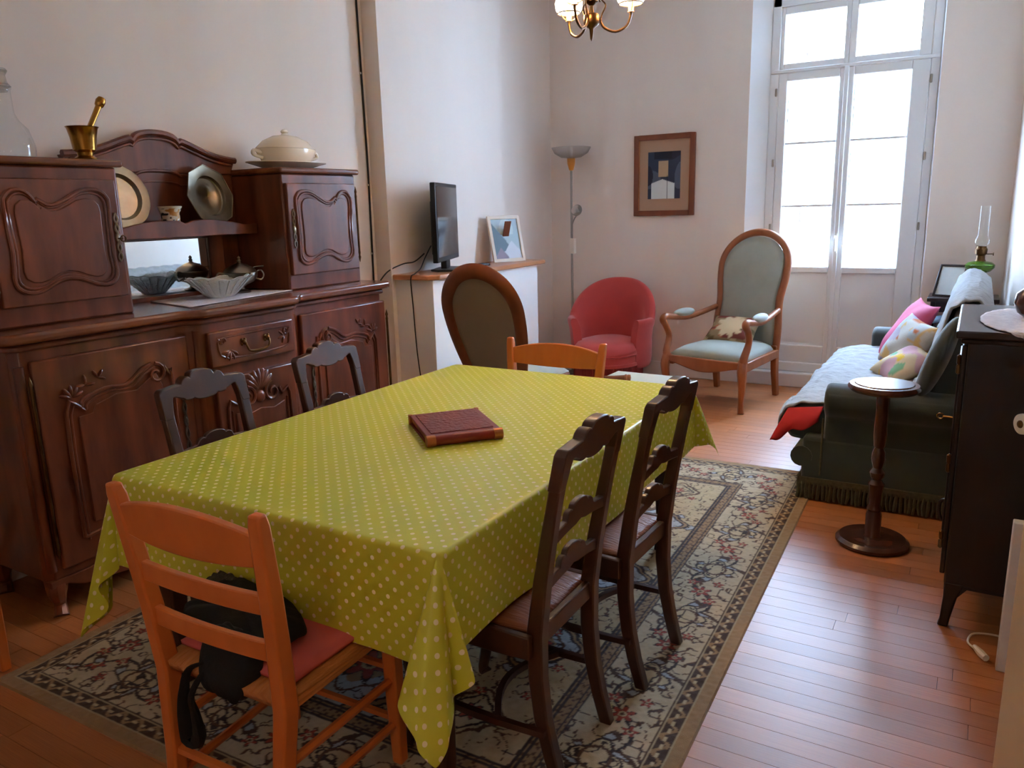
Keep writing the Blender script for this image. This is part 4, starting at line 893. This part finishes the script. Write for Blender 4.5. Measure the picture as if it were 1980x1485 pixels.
# ---------------------------------------------------------------- sofa
so = thing('sofa', 'dark green velvet sofa bed with a fringed base along the right wall', 'sofa')
SY0, SY1 = 4.10, 6.26
obj('base', G().box(-.70, .05, SY0+.036, SY1-.036, .10, .34), greenv, so, bevel=.02, segs=3)
obj('front_border', G().tube([(-.70, SY0+.03, .235), (-.70, SY1-.03, .235)], .055, 14), greenv, so)
obj('seat_cushion', G().prism([(-.10, .30), (-.62, .285), (-.78, .30), (-.82, .36), (-.80, .43), (-.72, .465), (-.4, .475), (-.10, .47)], 'y', SY0+.13, SY1-.13), greenv, so, bevel=.02, segs=3)
def armprof(y, s):   # s: outward direction
    return [(y-s*.10, .12), (y+s*.02, .12), (y+s*.02, .45), (y+s*.07, .50), (y+s*.085, .56), (y+s*.06, .61), (y, .635), (y-s*.06, .625), (y-s*.10, .59)]
for (yy, s) in ((SY0+.06, -1), (SY1-.06, 1)):
    obj('arm', G().prism(armprof(yy, s), 'x', -.60, .03), greenv, so, bevel=.028, segs=4, ang=60)
obj('back_rest', G().prism([(-.20, .42), (-.06, .99), (-.01, 1.03), (.05, 1.02), (.09, .96), (.04, .45), (.03, .30), (-.1, .30)], 'y', SY0+.05, SY1-.05), greenv, so, bevel=.03, segs=4, ang=60)
gg = G()
path = [(-.03, SY0+.026)]+[(-.706, SY0+.026)]+[(-.706, SY1-.03)]
def walk(P, st):
    out = []
    for a, b in zip(P, P[1:]):
        L_ = hypot(b[0]-a[0], b[1]-a[1]); n = int(L_/st); out += [(a[0]+(b[0]-a[0])*k/n, a[1]+(b[1]-a[1])*k/n) for k in range(n)]
    return out
for i, (x, y_) in enumerate(walk(path, .02)):
    w_ = .009+.002*sin(i*2.1); gg.tube([(x, y_, .10), (x+.004*sin(i), y_-.004, .05), (x+.006*sin(i*1.7), y_-.006, .006+.006*abs(sin(i)))], [.007, w_, w_*.8], 5)
o = obj('fringe', gg, olivefr, so); o['kind'] = 'stuff'
obj('fringe_braid', G().box(-.712, .03, SY0+.022, SY0+.036, .085, .125).box(-.712, -.70, SY0+.022, SY1-.03, .085, .125), olivefr, so, bevel=.004)
obj('piping', G().tube([(-.606, SY0+.13, .34), (-.606, SY0+.135, .14)], .006, 6).tube([(-.603, SY0+.036, .45), (-.603, SY0+.036, .14)], .005, 6), olivefr, so)
obj('near_cushion', G().ell((0, 0, 0), (.05, .10, .22), 20, 14, Matrix.Translation((-.115, SY0+.07, .79)) @ Matrix.Rotation(radians(19), 4, 'Y')), greenv, so)
# quilt over back and seat
def qprof():
    return [(.115, .90), (.10, 1.0), (.04, 1.05), (-.02, 1.055), (-.075, 1.01), (-.12, .85), (-.17, .68), (-.215, .53), (-.24, .49), (-.4, .492), (-.6, .49), (-.73, .482), (-.815, .445), (-.84, .38), (-.845, .30)]
qp = qprof()
def qs(t):
    k = t*(len(qp)-1); i = min(int(k), len(qp)-2); f = k-i; return qp[i][0]*(1-f)+qp[i+1][0]*f, qp[i][1]*(1-f)+qp[i+1][1]*f
nq = np.random.RandomState(2).rand(40)*6
def qf(a, b):
    x, z = qs(b); y_ = SY0+.155+(SY1-.14-SY0-.155)*a
    y_ += .05*(1-a)*sm((.55-b)/.3)*0
    n_ = .006*sin(22*a*1.9+nq[3])*sin(17*b+2)+.005*sin(48*a+30*b)+.004*sin(70*b-31*a)
    if b > .9: x += -.015*sin(14*a)-.01*abs(sin(7*a)); z += .02*sin(11*a)
    x -= .004+max(0, n_)*.5; z += .006+abs(n_)
    return (x, y_, z)
o = obj('quilt', G().grid(qf, 70, 90), quilt, ang=80, solid=.01); tag(o, 'pale blue white quilt spread over the seat and back of the sofa', 'blanket')
def rf(a, b):
    # the red lining folded over the near front corner
    P0, P1 = Vector((-.62, SY0+.135, .485)), Vector((-.80, SY0+.16, .455)); P2, P3 = Vector((-.64, SY0+.105, .40)), Vector((-.87, SY0+.07, .28))
    p = (P0*(1-a)+P1*a)*(1-b)+(P2*(1-a)+P3*a)*b; p.y -= .02*sin(pi*b)+.012*sin(9*a)*b; p.x -= .02*sin(pi*a)*b; p.z += .012*sin(12*a+2)*b; return tuple(p)
o = obj('red_blanket', G().grid(rf, 24, 14), redcl, ang=80, solid=.008); tag(o, 'red cloth edge hanging at the near front corner of the sofa', 'blanket')
pillow('cushion', .46, .50, .075, pinkcl, (-.345, 5.66, .69), (radians(0), radians(-58), radians(16)), 'plain pink cushion leaning on the sofa back')
pillow('cushion', .36, .46, .08, flo_m, (-.315, 5.34, .655), (radians(8), radians(-58), radians(18)), 'pastel patchwork cushion with an orange corner on the sofa', floral((190, 186, 178), [(206, 170, 110), (176, 186, 190), (190, 110, 70), (170, 160, 176)], 4, 21))
pillow('cushion', .32, .30, .065, flo_m, (-.315, 5.10, .575), (radians(10), radians(-30), radians(24)), 'small cream and yellow patterned cushion lying lowest on the sofa seat', floral((204, 190, 160), [(220, 186, 60), (120, 176, 140), (196, 160, 170)], 4, 31))

# ---------------------------------------------------------------- pedestal table
pe = thing('pedestal_stand', 'round dark wooden pedestal stand in front of the sofa arm', 'stand', (-.296, 3.695, 0))
obj('top', G().lathe([(.001, .715), (.11, .715), (.135, .722), (.148, .735), (.148, .742), (.14, .752), (.122, .753), (.118, .757), (.001, .757)], n=56), pedm, pe)
obj('column', G().lathe([(.045, .03), (.045, .035), (.034, .05), (.034, .14), (.029, .16), (.034, .17), (.024, .19), (.028, .25), (.035, .29), (.02, .31), (.03, .325), (.034, .345), (.02, .365), (.025, .38), (.032, .41), (.028, .44), (.02, .46), (.026, .47), (.03, .52), (.026, .64), (.028, .69), (.045, .715)], n=28), pedm, pe)
obj('base', G().lathe([(.001, .0), (.148, 0), (.156, .008), (.156, .02), (.14, .034), (.10, .032), (.09, .036), (.05, .04), (.001, .04)], n=56), pedm, pe)

# ---------------------------------------------------------------- dark cabinet on the right
CB = thing('dark_cabinet', 'tall narrow blackened wood cabinet on curved feet against the right wall', 'cabinet')
obj('carcass', G().box(.005, .308, 3.03, 3.76, .17, 1.075), ebony, CB, bevel=.006)
obj('top', G().box(-.035, .314, 3.0, 3.785, 1.078, 1.105), ebony, CB, bevel=.007, segs=3)
obj('top_moulding', G().box(-.018, .311, 3.012, 3.775, 1.06, 1.078), ebony, CB, bevel=.005)
for (x, y_, s) in ((.03, 3.05, -1), (.03, 3.74, 1), (.28, 3.05, -1), (.28, 3.74, 1)):
    obj('foot', G().post([(x-.015, y_, 0), (x-.01, y_, .03), (x, y_, .12), (x+.01, y_, .18)], [.018, .016, .022, .034], [.016, .015, .02, .022]), ebony, CB, bevel=.006)
obj('apron', G().prism([(.02, .17), (.30, .17), (.30, .12), (.24, .16), (.08, .16), (.05, .12), (.02, .10)], 'y', 3.035, 3.055), ebony, CB)
d = obj('door', G().box(-.012, .005, 3.05, 3.74, .20, 1.05), ebony, CB, bevel=.005)
obj('door_panel', G().box(-.02, -.012, 3.14, 3.65, .30, .95), ebony, d, bevel=.006)
for z in (.33, .62, .98): obj('hinge', G().lathe([(.003, -.035), (.008, -.03), (.008, -.004), (.005, 0), (.008, .004), (.008, .03), (.003, .035)], (-.018, 3.06, z), 10), brassd, d)
obj('key', G().tube([(-.012, 3.66, .64), (-.06, 3.66, .642)], .004, 6).tube([(-.07+.012*cos(a), 3.66, .642+.012*sin(a)) for a in np.linspace(0, 2*pi, 12)[:-1]], .003, 6, closed=True), brass, d)
obj('handle', G().tube([(-.012, 3.30, .40), (-.035, 3.30, .385), (-.032, 3.30, .33), (-.012, 3.30, .31)], .007, 8, sub=3), ebony, d)
o = obj('doily', G().grid(lambda a, b: (lambda th, r: ((lambda x, y_: (min(x, .312), max(y_, 2.994), 1.1085-max(0, 2.996-y_)*.9+.001*abs(sin(14*th))))(.175+.14*r*cos(th), 3.31+.335*r*sin(th))))(2*pi*a, (.02+.98*b)*(1+.02*abs(sin(18*pi*a))*(b > .85))), 160, 14, cu=True), lace_m, solid=.002); tag(o, 'white scalloped lace doily on top of the dark cabinet', 'doily')
o = obj('wooden_jar', G().lathe([(.001, 0), (.03, 0), (.05, .015), (.064, .05), (.058, .085), (.035, .105), (.03, .115), (.034, .122), (.001, .124)], n=32), pedm); o.location = (.198, 3.40, 1.111); tag(o, 'round dark wooden jar on the doily at the right edge', 'jar')

# ---------------------------------------------------------------- small dark table in the far right corner, with lamp, photo, books
ct = thing('corner_table', 'dark side table in the far right corner behind the sofa', 'table', (-.055, 6.53, 0))
obj('tabletop', G().box(-.225, .225, -.15, .20, .805, .835), ebony, ct, bevel=.006)
obj('lower_shelf', G().box(-.19, .20, -.12, .18, .60, .62), ebony, ct, bevel=.004)
obj('apron', G().box(-.19, .20, -.12, .18, .73, .805), ebony, ct)
for sx in (-1, 1):
    for sy in (-1, 1): obj('leg', G().post([(sx*.18, .03+sy*.14, 0), (sx*.185, .03+sy*.145, .805)], [.012, .016], [.012, .016]), ebony, ct, bevel=.003)
o = obj('magazine', G().box(-.11, .13, -.10, .14, 0, .012), paper, bevel=.003); o.location = (-.10, 6.52, .6205); tag(o, 'grey magazine under the pale blue one on the corner table shelf', 'magazine')
o = obj('magazine', G().grid(lambda a, b: (-.13+.26*a, -.12+.24*b, .012+.02*sin(pi*a)), 13, 5), bluebk, solid=.02); o.location = (-.11, 6.50, .645); tag(o, 'pale blue curled magazine on the corner table shelf', 'magazine')
ph = thing('photo_frame', 'dark framed photograph leaning back on the corner table', 'picture frame', (-.165, 6.47, .835), radians(-22))
M = Matrix.Rotation(radians(-24), 4, 'X')
gg = G()
for a in ((-.095, -.08, 0, .245), (.08, .095, 0, .245)): gg.box(a[0], a[1], -.008, .006, a[2], a[3], M)
gg.box(-.08, .08, -.008, .006, 0, .015, M).box(-.08, .08, -.008, .006, .23, .245, M)
obj('frame', gg, ebony, ph, bevel=.003); obj('photograph', G().box(-.08, .08, -.002, .003, .015, .23, M), photo_m, ph)
obj('easel_back', G().box(-.02, .02, .0, .004, .0, .2, Matrix.Translation((0, .13, 0)) @ Matrix.Rotation(radians(8), 4, 'X')), ebony, ph)
ol = thing('oil_lamp', 'oil lamp with a green glass font and tall clear chimney', 'lamp', (.028, 6.46, .835))
obj('foot', G().lathe([(.001, 0), (.06, 0), (.06, .012), (.025, .03), (.014, .06), (.012, .13), (.02, .16), (.03, .175), (.001, .176)], n=28), brassd, ol)
obj('font', G().lathe([(.03, .175), (.07, .19), (.092, .215), (.094, .235), (.075, .252), (.035, .262), (.001, .264)], n=36), green_gl, ol)
obj('burner', G().lathe([(.035, .262), (.028, .275), (.026, .30), (.036, .31), (.038, .345), (.03, .355), (.03, .365), (.001, .366)], n=28).tube([(.03, 0, .31), (.07, -.02, .312)], .003, 6).lathe([(.001, -.003), (.012, -.003), (.012, .003), (.001, .003)], n=12, M=Matrix.Translation((.074, -.022, .312)) @ Matrix.Rotation(radians(90), 4, 'Y')), brassd, ol)
obj('chimney', G().lathe([(.032, .366), (.045, .38), (.05, .40), (.042, .42), (.034, .44), (.032, .64)], n=32, cap=False), thin_gl, ol)

# ---------------------------------------------------------------- half open door at the right edge, plug lead on the floor
dr = thing('door_2', 'cream painted half open door at the right edge with a white porcelain knob', 'door', (.152, 2.08, 0), radians(-55)); dr['kind'] = 'structure'; del dr['category']
obj('leaf', G().box(0, .75, 0, .04, .01, 2.05), door_m, dr, bevel=.004)
obj('handle', G().lathe([(.012, 0), (.012, .02), (.0215, .022), (.0205, .05), (.0235, .075), (.0225, .08), (.001, .081)], n=28, M=Matrix.Translation((.055, 0, 1.055)) @ Matrix.Rotation(radians(90), 4, 'X')), porcelain, dr, label='white porcelain knob')
obj('knob_screw', G().ell((.055, -.081, 1.055), (.009, .005, .009), 14, 8), brassd, dr)
pg = thing('plug_lead', 'white electric lead with a loose plug on the planks beside the cabinet', 'cable', (.118, 2.90, 0))
obj('cord', G().tube([(.0, 0, .012), (-.02, .05, .006), (.0, .12, .006), (.08, .14, .006), (.16, .10, .006)], .004, 6, sub=5), plug_m, pg)
obj('plug', G().tube([(.0, .01, .014), (.02, -.03, .014), (.035, -.055, .014)], [.008, .014, .012], 8), plug_m, pg)

# ---------------------------------------------------------------- chandelier
ch = thing('chandelier', 'small brass chandelier with curved arms and lit white glass shades', 'chandelier', (-1.612, 3.50, 0))
Z0 = 2.285
obj('stem', G().lathe([(.001, Z0), (.006, Z0+.01), (.01, Z0+.05), (.014, Z0+.055), (.03, Z0+.065), (.036, Z0+.075), (.036, Z0+.105), (.03, Z0+.115), (.012, Z0+.12), (.008, Z0+.15), (.03, Z0+.165), (.03, Z0+.17), (.01, Z0+.175), (.012, Z0+.2), (.01, Z0+.25), (.006, Z0+.27), (.006, ZC-.04), (.05, ZC-.03), (.055, ZC-.001)], n=24), brassd, ch)
for k in range(3):
    a = 2*pi*k/3+radians(31); c, s = cos(a), sin(a)
    def Pt(r, z): return (r*c, r*s, Z0+z)
    arm = obj('arm', G().tube([Pt(.05, .17), Pt(.065, .15), Pt(.05, .115), Pt(.042, .085), Pt(.06, .055), Pt(.11, .038), Pt(.16, .06), Pt(.178, .10), Pt(.18, .12)], [.003, .004, .005, .005, .006, .006, .006, .006, .007], 8, sub=4).tube([Pt(.05, .17), Pt(.042, .178), Pt(.036, .172), Pt(.04, .165)], .003, 6, sub=3), brassd, ch)
    obj('candle_sleeve', G().lathe([(.016, .12), (.012, .125), (.012, .18), (.001, .18)], (.18*c, .18*s, Z0), 14), orange_w, arm)
    obj('shade_holder', G().tube([(.18*c-.05*s, .18*s+.05*c, Z0+.155), (.18*c-.03*s, .18*s+.03*c, Z0+.13), (.18*c, .18*s, Z0+.124), (.18*c+.03*s, .18*s-.03*c, Z0+.13), (.18*c+.05*s, .18*s-.05*c, Z0+.155)], .0025, 6, sub=3), brass, arm)
    obj('shade', G().lathe([(.052, .155), (.062, .17), (.066, .2), (.055, .23), (.035, .245), (.033, .245), (.052, .228), (.062, .2), (.059, .172), (.05, .157)], (.18*c, .18*s, Z0), 28, cap=False), opal, arm, label='lit white glass shade')
    obj('shade_rim', G().tube([(.18*c+.0535*cos(q), .18*s+.0535*sin(q), Z0+.155) for q in np.linspace(0, 2*pi, 25)[:-1]], .003, 6, closed=True), brassd, arm)
    li = bpy.data.lights.new('bulb_light', 'POINT'); li.energy = 15; li.color = (1, .66, .36); li.shadow_soft_size = .02
    lo = bpy.data.objects.new('bulb_light', li); COL.objects.link(lo); lo.parent = ch; lo.location = (.18*c, .18*s, Z0+.20)

# ---------------------------------------------------------------- added fill lamp behind the camera, standing in for unseen warm light
fill_root = thing('fill_lamp', 'added globe fill lamp on the front wall behind the photographer, standing in for unseen warm light', 'lamp', (-.55, YF, 1.75))
obj('bracket', G().lathe([(.001, 0), (.06, 0), (.06, .015), (.012, .02), (.012, .10)], n=20, M=Matrix.Rotation(radians(-90), 4, 'X')), brassd, fill_root)
obj('globe', G().ell((0, .20, 0), (.085, .085, .085), 20, 14), opal, fill_root)
li = bpy.data.lights.new('fill_lamp_light', 'POINT'); li.energy = 30; li.color = (1, .68, .42); li.shadow_soft_size = .10
lo = bpy.data.objects.new('fill_lamp_light', li); COL.objects.link(lo); lo.parent = fill_root; lo.location = (0, .20, 0)
